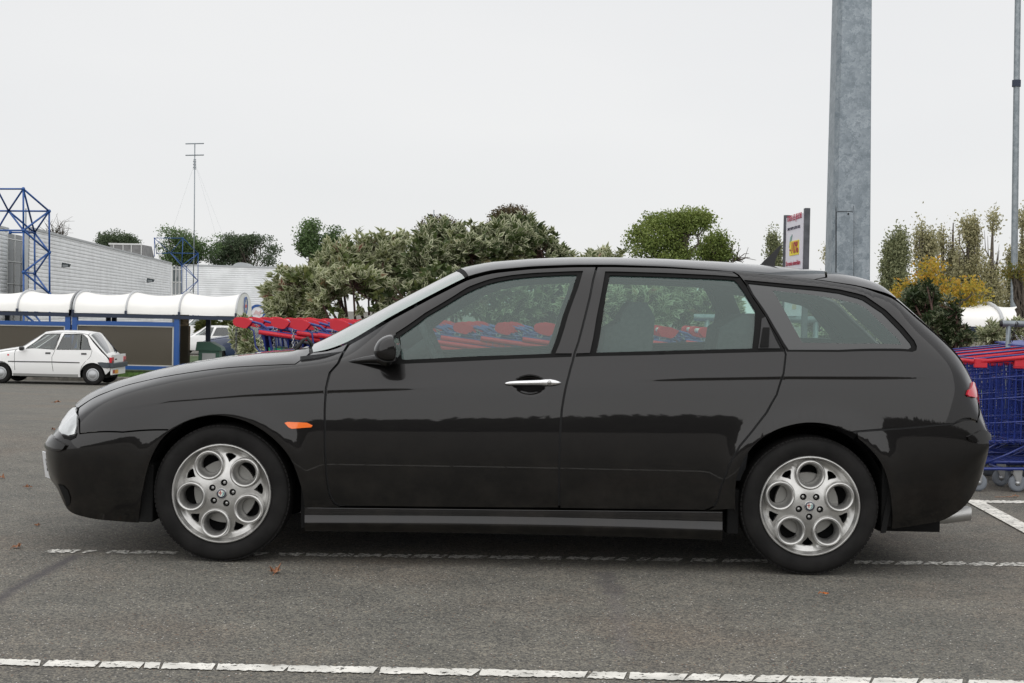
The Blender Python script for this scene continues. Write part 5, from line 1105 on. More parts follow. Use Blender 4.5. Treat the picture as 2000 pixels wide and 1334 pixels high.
    cap = MB().lathe([(.0, .0035), (.012, .0042), (.0205, .006), (.0240, .0085), (.0245, .013)], n=32).build('hub_cap', STEEL, wl, smooth=True)
    em = MB().lathe([(.0145, .0018), (.0205, .0030)], n=32).build('emblem_ring', mat('emblem_blue', (.03, .035, .06), rough=.2, coat=1), wl)
    ew = MB().prism([(.014 * math.cos(t_), .014 * math.sin(t_)) for t_ in np.linspace(0, 2 * math.pi, 25)[:-1]], .001, .0045).build('emblem_field', mat('emblem_white', (.7, .72, .68), rough=.2, coat=1), wl)
    er = MB().bbox((-.0125, -.0003, .001), (.002, .0009, .0045)).bbox((-.0062, -.0004, -.008), (-.0028, .0009, .0125)).build('emblem_cross', mat('emblem_red', (.35, .04, .03), rough=.2, coat=1), wl)
    et = MB().prism([(.0015, -.0125), (.006, -.011), (.0115, -.004), (.0125, .003), (.008, .009), (.0045, .004), (.008, -.002), (.004, -.006)], -.0003, .0009).build('emblem_serpent', mat('emblem_teal', (.12, .3, .3), rough=.2, coat=1), wl)
    MB().lathe([(.06, .085), (.14, .085), (.142, .088), (.142, .105), (.05, .105)], n=48).build('brake_disc', mat('brake_steel', (.30, .295, .28), rough=.4, metal=.6), wl, smooth=True, auto=40)
    MB().lathe([(.0, .055), (.06, .055), (.066, .07), (.066, .10)], n=32).build('hub', DARKPL, wl, smooth=True, auto=40)
    MB().lathe([(.0, .125), (.19, .125)], n=40).build('inner_shade', RUBBER, wl)
    if far: wl.rotation_euler = (0, 0, math.pi)
    return wl
make_wheel(car, 0, FZ, .0, R(115)); make_wheel(car, WX, RZ, .0, R(90))
w0 = [o for o in car.children if o.name.startswith('wheel')]
for (x, z), src in zip(((0, FZ), (WX, RZ)), w0):
    c_ = bpy.data.objects.new('wheel', None); link(c_, car); c_.location = (x, 2 * HALF, z); c_.rotation_euler = (0, 0, math.pi)
    for ch in list(src.children):
        d_ = ch.copy(); link(d_, c_); d_.parent = c_
    V = []; A_ = np.linspace(R(-12), R(192), 40)
    for r_, y_ in ((.352, .045), (.358, .2), (.358, .60), (.02, .60)):
        for t_ in A_: V.append((x + r_ * math.cos(t_), y_, z + r_ * math.sin(t_)))
    wl = MB().add(V, [(i * 40 + k, i * 40 + k + 1, (i + 1) * 40 + k + 1, (i + 1) * 40 + k) for i in range(3) for k in range(39)]).build('wheel_arch_liner', RUBBER, car, smooth=True)
    mirror_obj(wl, HALF, car)
fl = MB().bbox((.36, .10, .20), (WX - .36, 2 * HALF - .10, .34)).bbox((-.66, .34, .20), (.36, 2 * HALF - .34, .5)).bbox((WX - .36, .34, .22), (WX + .72, 2 * HALF - .34, .5))
fl.build('underbody', RUBBER, car)
for a_, b_, y0, y1 in ((268, 300, 905, 1021), (1722, 1748, 905, 1030), (589, 606, 950, 1034), (1420, 1442, 955, 1045)):
    (xa_, za_), (xb_, zb_) = q0(a_, y0, .06), q0(b_, y1, .06)
    ll_ = MB().bbox((xa_, .045, zb_ + .004), (xb_, .26, za_)).build('wheel_arch_edge', RUBBER, car, bevel=.006); mirror_obj(ll_, HALF, car)
# door mirror
oc = q0(779, 682, -.05)
ol = [(730, 690), (731, 680), (738.6, 664), (753, 654.6), (768, 651), (774, 656.7), (778.5, 672.5), (779.6, 691), (776, 705), (768, 708), (755, 708), (740, 703)]
lp_ = [q0(px, py, -.05) for px, py in ol]
V = []; st_ = [(-.175, .40), (-.170, .62), (-.155, .82), (-.13, .94), (-.09, 1.), (-.04, 1.), (.0, .93), (.03, .80), (.05, .62)]
cz = np.mean([p_[1] for p_ in lp_]); cxr = oc[0]
for y_, s_ in st_:
    for x_, z_ in lp_: V.append((cxr + (x_ - cxr) * s_, y_, cz + (z_ - cz) * (s_ * .85 + .15)))
m_ = len(ol); Fc = [(i * m_ + j, i * m_ + (j + 1) % m_, (i + 1) * m_ + (j + 1) % m_, (i + 1) * m_ + j) for i in range(len(st_) - 1) for j in range(m_)] + [tuple(range(m_))[::-1], tuple((len(st_) - 1) * m_ + j for j in range(m_))]
mir = MB().add(V, Fc).build('door_mirror', PAINT, car, smooth=True)
sb = mir.modifiers.new('s', 'SUBSURF'); sb.levels = 2; sb.render_levels = 2
mm = mirror_obj(mir, HALF, car); s2 = mm.modifiers.new('s', 'SUBSURF'); s2.levels = 2; s2.render_levels = 2
f0 = q0(668, 709, .03); f1 = q0(740, 700, -.02); f2 = q0(757, 703, -.05)
ft = MB().tube([(f0[0], .055, f0[1]), ((f0[0] + f1[0]) / 2, .03, f1[1] - .012), (f1[0], -.005, f1[1] - .004), (f2[0], -.05, f2[1])], [.004, .014, .024, .03], n=10).build('mirror_foot', PAINT, car, smooth=True); mirror_obj(ft, HALF, car)
# chrome door handle
sp = [(986, 748.6, .8), (989, 748.4, 2.4), (996, 748, 3.8), (1010, 747.3, 4.4), (1040, 746.6, 4.8), (1056, 746.4, 5.2), (1066, 746.3, 6.6), (1075, 746.3, 6.8), (1084, 746.6, 5.4), (1091, 747, 3.2), (1096, 747, .8)]
pp = [q0(a_, b_, 0) for a_, b_, c_ in sp]
hh = MB().tube([(x_, 0, z_) for x_, z_ in pp], [c_ / 440 for a_, b_, c_ in sp], n=14)
for i_ in range(len(hh.v)): hh.v[i_] = hh.v[i_] * [1, 1.1, 1] + [0, float(np.interp(3.0, B.T, B.row(pp[4][0])[1])) - .012, 0]
ho = hh.build('door_handle', SILVER, car, smooth=True); mirror_obj(ho, HALF, car)
lk = q0(1073, 746.5, -.02); MB().lathe([(.0, -.004), (.0085, -.003), (.0095, .0), (.0095, .012)], c=(lk[0], -.042, lk[1]), n=20).build('lock_button', STEEL, ho, smooth=True)
# antenna, wipers, exhaust, plate
ax, az = q0(1500, 519, HALF); t0 = q0(1524, 480, HALF); l0 = q0(1480, 517, HALF); r0 = q0(1512, 521, HALF)
nb = [(l0[0], l0[1] - .01), (l0[0] + .02, l0[1] + .004), ((l0[0] + ax) / 2 + .012, az + .028), (ax + .012, az + .050), t0, (t0[0] + .004, t0[1]), (r0[0] + .004, az + .035), (r0[0], az + .012), (r0[0] + .002, r0[1] - .02)]
MB().prism(nb, HALF - .012, HALF + .012).build('antenna', DARKPL, car, bevel=.004)
for y_, pts in ((HALF + .25, [(570, 684), (590, 667), (607, 672), (616, 684)]), (HALF - .3, [(575, 690), (592, 664), (600, 660), (612, 676)])):
    q_ = [q0(a_, b_, y_ * .9) for a_, b_ in pts]
    MB().tube([(x_, y_ * .9, z_) for x_, z_ in q_], .009, n=6).build('wiper', DARKPL, car, smooth=True)
e0 = q0(1842, 1010, .35); e1 = q0(1893, 1003, .35)
ex = [(a_ * 1.25, b_ * 1.25) for a_, b_ in [(-.026, -.012), (-.02, -.022), (.02, -.022), (.026, -.012), (.026, .012), (.02, .022), (-.02, .022), (-.026, .012)]]
V = [(e0[0] - .3, .35 + a_ * .8, e0[1] + b_ * .8) for a_, b_ in ex] + [(e0[0], .35 + a_, e0[1] + b_) for a_, b_ in ex] + [(e1[0], .35 + a_ * 1.15, e1[1] + b_ * 1.1 + .002) for a_, b_ in ex] + [(e1[0] - .03, .35 + a_ * .9, e1[1] + b_ * .85) for a_, b_ in ex]
MB().add(V, [(i * 8 + j, i * 8 + (j + 1) % 8, (i + 1) * 8 + (j + 1) % 8, (i + 1) * 8 + j) for i in range(3) for j in range(8)] + [tuple(24 + j for j in range(8))]).build('exhaust_tip', STEEL, car, smooth=True, auto=40)
bx = q0(1720, 1040, .2); MB().bbox((bx[0], .25, bx[1] - .0), (bx[0] + .28, .5, bx[1] + .07)).build('silencer', RUBBER, car)
mf = q0(1722, 1040, .03); MB().prism([(mf[0] - .002, mf[1]), (mf[0] + .016, mf[1] + .002), (mf[0] + .05, mf[1] + .18), (mf[0] + .035, mf[1] + .20), (mf[0] + .012, mf[1] + .09)], .03, .16).build('mud_flap', RUBBER, car, bevel=.003)
# front plate, offset to the near side
nt_, nb_ = q0(91.6, 886, .42), q0(98, 935, .42); ft_, fb_ = q0(82, 881, .74), q0(88.5, 931, .74)
V = [(ft_[0], .74, ft_[1]), (nt_[0], .42, nt_[1]), (nb_[0], .42, nb_[1]), (fb_[0], .74, fb_[1])]
V += [(x_ + .006, y_ + .004, z_) for x_, y_, z_ in V]
BOXF = [(0, 1, 2, 3), (4, 7, 6, 5), (0, 4, 5, 1), (2, 6, 7, 3), (0, 3, 7, 4), (1, 5, 6, 2)]
npl = MB().add(V, BOXF).build('number_plate', mat('plate_white', (.72, .73, .75), rough=.35), car)
V2 = [(x_ + .007, y_ + .004, z_) for x_, y_, z_ in V[:4]]; V2 += [(x_ + .075, y_, z_ + .004) for x_, y_, z_ in V[:4]]
MB().add(V2, BOXF).build('plate_holder', mat('plate_holder', (.03, .04, .06), rough=.4), car)
a_ = Vector(V[1]) * .5 + Vector(V[2]) * .5; b_ = Vector(V[0]) * .5 + Vector(V[3]) * .5; ex_ = (a_ - b_).normalized(); ez_ = (Vector(V[1]) - Vector(V[2])).normalized(); ey_ = ex_.cross(ez_).normalized()
tm = Matrix(((ex_.x, ez_.x, ey_.x, 0), (ex_.y, ez_.y, ey_.y, 0), (ex_.z, ez_.z, ey_.z, 0), (0, 0, 0, 1)))
text_part('53', .085, DARKPL, npl, Matrix.Translation(a_ - ex_ * .09 + ey_ * .0015) @ tm, depth=.0005)
# cabin
def seat(xa, y, z0, zt, tilt=.16, rear=False):
    o = MB()
    prof = [(-.09, 0), (.08, 0), (.16, .56), (.17, .60), (.10, .66), (.03, .62), (-.04, .1)]
    o.prism([(xa + a_, z0 + b_) for a_, b_ in prof], y - .24, y + .24)
    o.bbox((xa - .48, y - .25, z0 - .12), (xa + .05, y + .25, z0 + .08))
    s_ = o.build('rear_seat' if rear else 'front_seat', SEAT, car, bevel=.04)
    h_ = MB().prism([(xa + .09, zt - .20), (xa + .19, zt - .19), (xa + .20, zt - .05), (xa + .17, zt), (xa + .12, zt), (xa + .09, zt - .05)], y - .13, y + .13).build('headrest', SEAT, s_, bevel=.03)
for y_ in (.46, 1.24): seat(q0(1172, 690, y_)[0] + .02, y_, .42, q0(1200, 600, y_)[1])
for y_ in (.36, .84, 1.32): seat(q0(1395, 690, y_)[0], y_, .44, q0(1420, 622, y_)[1], rear=True)
d0 = q0(640, 688, .84)[0]; d1 = q0(800, 690, .84)[0]
MB().prism([(d0, .62), (d0, .90), (d0 + .18, .925), (d1, .90), (d1 + .03, .80), (d1 - .02, .5), (d0, .5)], .12, 2 * HALF - .12).build('dashboard', SEAT, car, bevel=.02)
sx, sz = q0(845, 672, .46)
wm = Matrix.Translation((sx, .46, sz)) @ Matrix.Rotation(R(-24), 4, 'Y')
sv = MB().tube([wm @ Vector((0, .185 * math.cos(t_), .185 * math.sin(t_))) for t_ in np.linspace(0, 2 * math.pi, 41)[:-1]], .016, n=8, closed=True)
for t_ in (R(0), R(180), R(270)): sv.tube([wm @ Vector((.01, 0, 0)), wm @ Vector((0, .18 * math.cos(t_), .18 * math.sin(t_)))], .014, n=6)
sv.tube([wm @ Vector((-.3, 0, -.06)), wm @ Vector((.02, 0, 0))], .05, n=10)
sv.build('steering_wheel', SEAT, car, smooth=True)
MB().bbox((.45, .13, .32), (WX - .42, 2 * HALF - .13, .36)).build('cabin_floor', SEAT, car)
MB().bbox((WX - .1, .15, .80), (WX + .66, 2 * HALF - .15, .82)).build('parcel_cover', SEAT, car)
# ------------------------------------------------------------------ shopping trolleys
WIRE = mat('blue_wire', (.016, .035, .21), rough=.35, coat=.4); WIRED = mat('blue_plastic', (.012, .022, .17), rough=.5)
WIREF = mat('blue_flap', (.035, .055, .25), rough=.45)
REDP = mat('red_plastic', (.56, .012, .030), rough=.45, coat=.1); GREYP = mat('grey_rubber', (.20, .22, .25), rough=.6); GRIP = mat('grip_white', (.72, .71, .68), rough=.4)
ZINC = mat('zinc', (.45, .46, .47), rough=.35, metal=.8); GRNP = mat('green_plastic', (.02, .42, .16), rough=.4)
W_ = .56
def trolley():
    """x from the handle towards the nose, y across, z up; handle 1.04 m high"""
    t = thing('shopping_trolley', 'blue wire shopping trolley with red handle', 'trolley')
    def zr(x): return .985 - (x - .12) * .115            # rim height
    def zb(x): return .36 - (x - .2) * .05               # basket floor
    def wy(x): return (.5 * W_) * (1 - .14 * (x - .1) / .85)   # half width
    xr, xn = .12, .95
    # basket wires, joined: far too many to lift out one by one
    mb = MB(); r = .0030
    for i in range(19):
        x = xr + .05 + (xn - xr - .06) * i / 18; xb = x if x > .28 else .28 - (.28 - x) * .3
        for sgn in (-1, 1): mb.tube([(x, sgn * wy(x), zr(x)), (xb - .0, sgn * wy(x) * .95, zb(xb))], r, n=3, caps=False)
    for i in range(12):
        y = -.20 + .40 * i / 11; mb.tube([(xn, y, zr(xn)), (xn - .07, y * .95, zb(xn)), (.26, y * 1.1, zb(.26)), (.16, y * 1.2, zr(.16) - .02)], r, n=3, caps=False)
    for i in range(16):
        x = .28 + (xn - .35) * i / 15; mb.tube([(x, -wy(x) * .95, zb(x)), (x, wy(x) * .95, zb(x))], r, n=3, caps=False)
    mb.build('basket_wires', WIRE, t)['kind'] = 'stuff'
    mb = MB()
    for f in (.0, .24, .48, .76, .97):
        def pt(x, sg):
            z = zr(x) * (1 - f) + zb(max(x, .28)) * f; return (x - (.07 * f if x > .9 else -.10 * f if x < .2 else 0), sg * wy(x) * (1 - .05 * f), z)
        L_ = [pt(xr + .02, -1), pt(.5, -1), pt(xn, -1), pt(xn, 1), pt(.5, 1), pt(xr + .02, 1)]
        MB().tube(L_, .0052 if f else .007, n=5, closed=True).build('basket_hoop', WIRE, t, smooth=True)
    # red bumper rail along the rim
    for sg in (-1, 1):
        MB().tube([(xr + .02, sg * (wy(xr) + .006), zr(xr) - .018), (xn - .03, sg * (wy(xn) + .006), zr(xn) - .018)], .0165, n=6).build('rim_rail', REDP, t, smooth=True)
        MB().box((xn - .03, sg * (wy(xn) + .002), zr(xn) - .028), (.085, .034, .062)).build('corner_bumper', REDP, t, bevel=.006)
    MB().tube([(xn + .006, -wy(xn), zr(xn) - .018), (xn + .006, wy(xn), zr(xn) - .018)], .016, n=6).build('nose_rail', REDP, t, smooth=True)
    for sg in (-1, 1): MB().bbox((.60, sg * (wy(.6) + .003) - .004, zr(.6) - .085), (.70, sg * (wy(.6) + .003) + .004, zr(.6) - .03)).build('red_plate', REDP, t)
    # handle with its end shells
    MB().tube([(0.0, -W_ / 2 + .1, 1.04), (0.0, W_ / 2 - .1, 1.04)], .0155, n=10).build('handle_grip', GRIP, t, smooth=True)
    for sg in (-1, 1):
        y0, y1 = sorted((sg * (W_ / 2 + .012), sg * (W_ / 2 - .085)))
        MB().prism([(-.030, 1.030), (-.029, 1.044), (-.020, 1.055), (-.004, 1.059), (.040, 1.053), (.082, 1.036), (.064, 1.012), (.050, 1.000), (.040, .998), (-.012, 1.010), (-.024, 1.018)], y0, y1).build('handle_shell', REDP, t, bevel=.008)
        y = sg * (W_ / 2 - .02)
        MB().tube([(.075, y, 1.040), (.15, y, 1.022), (.20, y, .985), (.235, y, .80), (.36, y * .96, .40), (.37, y * .95, .17)], .0095, n=6).build('upright', WIRE, t, smooth=True)
        MB().tube([(.055, y, 1.005), (.10, y, .975), (.115, y, .87), (.14, y, .835), (.24, y, .825)], .0065, n=5).build('handle_stay', WIRE, t, smooth=True)
        MB().tube([(.22, y, .94), (.5, y * .99, .90), (.93, y * .88, .86)], .005, n=4).build('side_stay', WIRE, t, smooth=True)
    MB().add([(.125, -.20, 1.0), (.125, .20, 1.0), (.24, .215, .62), (.24, -.215, .62), (.135, -.20, 1.0), (.135, .20, 1.0), (.25, .215, .62), (.25, -.215, .62)], BOXF).build('rear_gate', WIRED, t)
    MB().add([(.15, -.20, .992), (.15, .20, .992), (.50, .185, .965), (.50, -.185, .965), (.15, -.20, 1.002), (.15, .20, 1.002), (.50, .185, .975), (.50, -.185, .975)], BOXF).build('child_seat_flap', WIREF, t)
    # chassis
    mb = MB()
    MB().tube([(.30, -.24, .17), (.95, -.17, .15), (.98, -.13, .15), (.98, .13, .15), (.95, .17, .15), (.30, .24, .17)], .011, n=6).build('chassis_tube', WIRE, t, smooth=True)
    MB().tube([(.34, -.235, .215), (.92, -.165, .195), (.94, .0, .195), (.92, .165, .195), (.34, .235, .215)], .008, n=6).build('chassis_tube', WIRE, t, smooth=True)
    mb = MB()
    for i in range(9): y = -.16 + .04 * i; mb.tube([(.33, y * 1.3, .21), (.93, y, .195)], .003, n=3, caps=False)
    for i in range(4): x = .4 + .15 * i; mb.tube([(x, -.22, .205), (x, .22, .205)], .003, n=3, caps=False)
    mb.build('tray_wires', WIRE, t)['kind'] = 'stuff'
    for sg in (-1, 1): MB().tube([(.55, sg * .21, .34), (.70, sg * .20, .26), (.85, sg * .18, .19)], .007, n=5).build('brace', WIRE, t, smooth=True)
    for x, y in ((.37, -.235), (.37, .235), (.88, -.165), (.88, .165)):
        c = MB().add([(x - .018, y - .024, .155), (x + .045, y - .024, .155), (x + .045, y - .02, .12), (x + .012, y - .02, .055), (x - .008, y - .02, .06)] + [(x - .018, y + .024, .155), (x + .045, y + .024, .155), (x + .045, y + .02, .12), (x + .012, y + .02, .055), (x - .008, y + .02, .06)],
                     [(0, 1, 2, 3, 4), (9, 8, 7, 6, 5), (0, 5, 6, 1), (1, 6, 7, 2), (4, 9, 5, 0)]).build('caster_fork', ZINC, t)
        MB().lathe([(.020, -.012), (.044, -.014), (.058, -.009), (.0605, 0), (.058, .009), (.044, .014), (.020, .012)], c=(x + .01, y, .0605), n=20).build('caster_wheel', GREYP, c, smooth=True)
        MB().lathe([(0, -.022), (.012, -.021), (.020, -.013), (.020, .013), (.012, .021), (0, .022)], c=(x + .01, y, .0605), n=10).build('wheel_hub', ZINC, c, smooth=True)
    # coin lock chain
    mb = MB(); n = 13
    for i in range(n):
        u = (i + .5) / n; x = .10 + .20 * u; z = 1.035 - .085 * math.sin(math.pi * u) ** .9; y = -W_ / 2 + .03 + .02 * math.sin(u * 5)
        a = math.atan2(-.085 * math.pi * math.cos(math.pi * u), .20); e = rotm('Y', -a) @ rotm('X', R(90) * (i % 2) + .4)
        ring = [np.array([.0150 * math.cos(q), .0085 * math.sin(q), 0]) for q in np.linspace(0, 2 * math.pi, 9)[:-1]]
        mb.tube([e @ v + [x, y, z] for v in ring], .0030, n=4, closed=True)
    ch_ = mb.build('lock_chain', ZINC, t, smooth=True); ch_['kind'] = 'stuff'
    return t
TROLLEY = trolley()
first = [True]
ordn = ['first', 'second', 'third', 'fourth', 'fifth', 'sixth', 'seventh', 'eighth', 'ninth', 'tenth', 'eleventh', 'twelfth', 'thirteenth', 'fourteenth']
def put_trolley(x, y, label, group, rot=0.0):
    t = TROLLEY if first[0] else copy_tree(TROLLEY); first[0] = False
    t.location = (x, y, 0); t.rotation_euler = (0, 0, rot); tag(t, label, 'trolley', group); return t
rows = ['row nearest the car', 'second row from the car', 'third row from the car', 'row farthest from the car']
ga = 'nested trolleys with handles to the left, seen through the car windows'
Y0 = [9.60, 10.32, 11.04, 11.76]
for r_, (yc, px0, n) in enumerate(((Y0[0], 571, 11), (Y0[1], 461, 13), (Y0[2], 508, 12))):
    x0 = P(px0 + 6, 640, yc - .28)[0]; t_last = None
    for i in range(n):
        t_ = put_trolley(x0 + i * .262, yc + random.uniform(-.012, .012), f'blue trolley with red handle, {ordn[i]} from the left in the {rows[r_]}', ga, random.uniform(-.012, .012))
        if i == 0:
            mb = MB(); hk = (-.02, -W_ / 2 + .02)
            for k in range(15):
                z = .985 - k * .0185; e = rotm('Z', R(90) * (k % 2) + .3)
                mb.tube([e @ np.array([.0075 * math.cos(q), 0, .0135 * math.sin(q)]) + [hk[0], hk[1], z] for q in np.linspace(0, 2 * math.pi, 9)[:-1]], .0028, n=4, closed=True)
            mb.build('hanging_chain', ZINC, t_, smooth=True)['kind'] = 'stuff'
            MB().tube([(hk[0], hk[1], .715), (hk[0], hk[1], .70), (hk[0], hk[1], .63), (hk[0], hk[1], .615)], [.008, .016, .016, .011], n=8).build('chain_key', REDP, t_, smooth=True)
        if r_ == 1 and i == 0:
            MB().add([(.20, -.24, .86), (.42, -.24, .84), (.42, -.24, .42), (.26, -.24, .42), (.20, .22, .86), (.42, .22, .84), (.42, .22, .42), (.26, .22, .42)], BOXF).build('green_panel', GRNP, t_)
gb = 'nested trolleys with noses to the left, behind the tailgate'
for r_, yc in enumerate((9.93, 10.60, 11.27, 11.94)):
    xn = P((1908, 1885, 1872, 1868)[r_], 700, yc - .26)[0]
    for i in range(3 + (r_ > 1)):
        put_trolley(xn + .0 + i * .262, yc, f'blue trolley behind the tailgate, {ordn[i]} nose from the left, {rows[r_]}', gb, math.pi)
# the nose points left there: shift each by its own length
for o in list(C.objects):
    if o.get('group') == gb and o.parent is None: o.location.x += .95
# rails
def rail(label, px, py, Y, x1, r):
    p = P(px, py, Y); t = thing('trolley_rail', label, 'rail', (p[0], p[1], 0), 0, 'galvanised trolley rails'); z = p[2]
    d = 1 if x1 > 0 else -1
    MB().tube([(0, 0, z), (x1, 0, z)], r, n=16).build('rail_tube', GALV, t, smooth=True)
    MB().tube([(-.012 * d, 0, z), (.01 * d, 0, z)], r * .96, n=16).build('end_cap', DARKPL, t, smooth=True)
    for u in (.09, .5, .9): MB().tube([(x1 * u if abs(x1) < 2 else (.05 if u < .1 else x1 * u) * 1.0, 0, 0), (x1 * u if abs(x1) < 2 else (.05 if u < .1 else x1 * u) * 1.0, 0, z - r * .5)], r * .8, n=12).build('rail_post', GALV, t, smooth=True)
    return t
rail('thick grey trolley rail ending in a capped tube, seen through the rear quarter window', 1617, 625, 10.9, -1.0, .026)
rt_ = rail('grey trolley rail on a post, above the trolleys at the right edge', 1957, 632, 10.95, 3.0, .024)
p = P(1983, 632, 10.95); mb = MB()
for k in range(7):
    e = rotm('Z', R(90) * (k % 2) + .3); mb.tube([e @ np.array([.010 * math.cos(q), 0, .015 * math.sin(q)]) + [p[0] - rt_.location.x - k * .006, -.03, p[2] - .0 - k * .021] for q in np.linspace(0, 2 * math.pi, 9)[:-1]], .0032, n=4, closed=True)
mb.build('chain', DARKPL, rt_, smooth=True)['kind'] = 'stuff'

# ------------------------------------------------------------------ the other parked cars
WPAINT = mat('white_car_paint', (.80, .80, .79), rough=.35, coat=.6); DBLUE = mat('dark_blue_car_paint', (.02, .035, .085), rough=.35, coat=.9)
CGL = glass_mat('small_car_glass', (.58, .66, .64), refl=2.5, veil=.10, veilcol=(.25, .3, .3))
def small_car(name, label, Y, pxo, scale=1.0, paint=None, sx=1.0, sz=1.0, flip=False, full=True, group=None, pyo=754.0):
    """scale: pixels per pixel of the master tracing; pxo/pyo: where the rear-left reference of the tracing goes"""
    paint = paint or WPAINT
    o3 = P(pxo, pyo, Y); o3[2] = ground_z(Y)
    t = thing(name, label, 'car', o3, 0, group); MW = Matrix.Translation(Vector(o3)); half = .78
    class TB(Body):
        def q(s, px, py, ins): return ((px + 1) / 75.0 * sx, (754 - py) / 75.0 * sz)
    ln = {0: [(-55, 724), (-52, 732), (-42, 735), (0, 738), (150, 739), (205, 733), (212, 729), (215, 722)],
          1: [(-55, 721), (-53, 728), (0, 733), (100, 732), (205, 729), (215, 720)],
          2: [(-55, 719), (0, 721), (100, 719), (200, 717), (215, 718)],
          3: [(-55, 717), (-50, 713), (0, 708), (100, 706), (195, 706), (215, 716)],
          4: [(-55, 715), (-50, 707), (-30, 700), (0, 695), (33, 690), (55, 687.5), (115, 686.5), (178, 686.5), (200, 694), (211, 703), (215, 714)],
          5: [(-55, 713.5), (-50, 703), (-33, 696), (0, 690.5), (33, 685), (80, 654.5), (95, 652.5), (115, 651.5), (150, 652), (168, 655), (207, 697), (212, 703), (215, 712)],
          7: [(-55, 712), (-50, 700), (-35, 692), (0, 685.5), (33, 680), (78, 650.5), (95, 648.5), (115, 647.5), (150, 648), (172, 651), (209, 695), (213, 702), (215, 710)]}
    xf = lambda a: (a + 1) / 75 * sx
    a_, b_ = xf(-55), xf(215)
    pl_ = [(a_, .2), (a_ + .02, .5), (a_ + .08, .66), (a_ + .25, .74), (a_ + .6, .78), (b_ - .4, .79), (b_ - .12, .76), (b_ - .04, .70), (b_ - .012, .6), (b_, .45)]
    frc = {0: [(0, .95)], 1: [(0, .98)], 2: [(0, 1)], 3: [(0, .99)], 4: [(0, .96)], 5: [(a_, .85), (.3, .80), (1, .74), (2.0, .76), (b_, .86)], 6: [(a_, .5), (.5, .5), (b_, .55)], 7: [(0, 0)]}
    Bd = TB(t, MW.inverted(), half, (a_, b_), ln, pl_, frc, par=False, sig=.05, sigs={7: .02, 5: .02, 4: .03}, arches=[(0, .27, .32, .006), (xf(180), .27, .32, .006)])
    def arch(cx, r=.325):
        c = (cx + 1) / 75.0; return [(cx + r * 75 / sx * math.cos(q), 734 - r * 75 / sz * math.sin(q)) for q in np.linspace(R(-12), R(192), 22)]
    ar, af = arch(180), arch(-1)
    body_ = [(-49, 703), (-30, 698), (0, 692), (33, 686), (80, 655), (95, 653.3), (115, 652.3), (150, 653), (166, 655.5), (206, 698), (210, 704), (213, 712), (212.5, 724), (206, 733)] + ar + [(150, 739), (30, 738)] + af + [(-48, 733), (-53, 724)]
    w1 = [(49, 685), (52, 681), (83, 656.5), (113, 654.5), (104, 685.5)]; w2 = [(109, 685.5), (122, 655), (157, 655.5), (167, 663), (177, 685)]
    Bd.panel('body_side', [body_, w1, w2], paint, t, mirror=True, step=.05, grid=.12, thick=.03)
    Bd.panel('window_glass', [w1], CGL, t, off=-.012, mirror=True, thick=0, step=.05, grid=.2); Bd.panel('window_glass', [w2], CGL, t, off=-.012, mirror=True, thick=0, step=.05, grid=.2)
    Bd.panel('roof', [[(80, 5.1, 'T'), (120, 5.08, 'T'), (168, 5.1, 'T'), (168, 7, 'T'), (80, 7, 'T')]], paint, t, both=True, step=.06, grid=.15)
    Bd.panel('bonnet', [[(-48, 5.05, 'T'), (0, 5.05, 'T'), (32, 5.05, 'T'), (32, 7, 'T'), (-48, 7, 'T')]], paint, t, both=True, step=.06, grid=.15)
    Bd.panel('windscreen', [[(34, 5.1, 'T'), (79, 5.1, 'T'), (79, 7, 'T'), (34, 7, 'T')]], CGL, t, both=True, thick=0, step=.06, grid=.2)
    Bd.panel('tailgate', [[(169, 5.06, 'T'), (213, 5.02, 'T'), (215, 5, 'T'), (215, 7, 'T'), (169, 7, 'T')], [(173, 5.5, 'T'), (203, 5.5, 'T'), (203, 6.999, 'T'), (173, 6.999, 'T')]], paint, t, both=True, step=.05, grid=.12)
    Bd.panel('rear_window', [[(172, 5.35, 'T'), (204, 5.35, 'T'), (204, 7, 'T'), (172, 7, 'T')]], CGL, t, off=.004, both=True, thick=0, step=.05, grid=.2)
    for k in (0, xf(180)):
        for y, rot in ((.03, 0), (2 * half - .03, math.pi)):
            wl = bpy.data.objects.new('wheel', None); link(wl, t); wl.location = (k, y, .275); wl.rotation_euler = (0, 0, rot)
            MB().lathe([(.165, .01), (.18, 0), (.255, .0), (.272, .015), (.275, .09), (.272, .15), (.2, .16)], n=40).build('tyre', TYRE, wl, smooth=True)
            MB().lathe([(0, -.008), (.08, -.01), (.085, -.002), (.12, -.004), (.155, .002), (.172, .012)], n=40).build('hub_cap', mat('hub_silver', (.42, .43, .44), rough=.35, metal=.4), wl, smooth=True)
            if full:
                for j in range(26): 
                    q = 2 * math.pi * j / 26; MB().box((.135 * math.cos(q), -.004, .135 * math.sin(q)), (.022, .006, .010), np.array([[math.cos(q), 0, -math.sin(q)], [0, 1, 0], [math.sin(q), 0, math.cos(q)]])).build('hub_slot', RUBBER, wl)
            MB().lathe([(.0, .02), (.16, .02)], n=24).build('wheel_disc', RUBBER, wl)
        for y0 in (.05, 2 * half - .4): MB().lathe([(.315, 0), (.315, .35)], c=(k, y0, .27), n=24).build('wheel_arch_liner', RUBBER, t) if False else None
    MB().bbox((a_ + .3, .25, .18), (b_ - .2, 2 * half - .25, .45)).build('underbody', RUBBER, t)
    MB().bbox((.5, .1, .40), (b_ - .25, 2 * half - .1, .62)).build('cabin_floor', SEAT, t)
    for x_ in (1.15, 2.0):
        for y in (.42, 1.14): MB().prism([(x_, .5), (x_ + .14, 1.0), (x_ + .16, 1.18), (x_ + .26, 1.18), (x_ + .28, 1.0), (x_ + .2, .5)], y - .22, y + .22).build('seat', SEAT, t, bevel=.03)
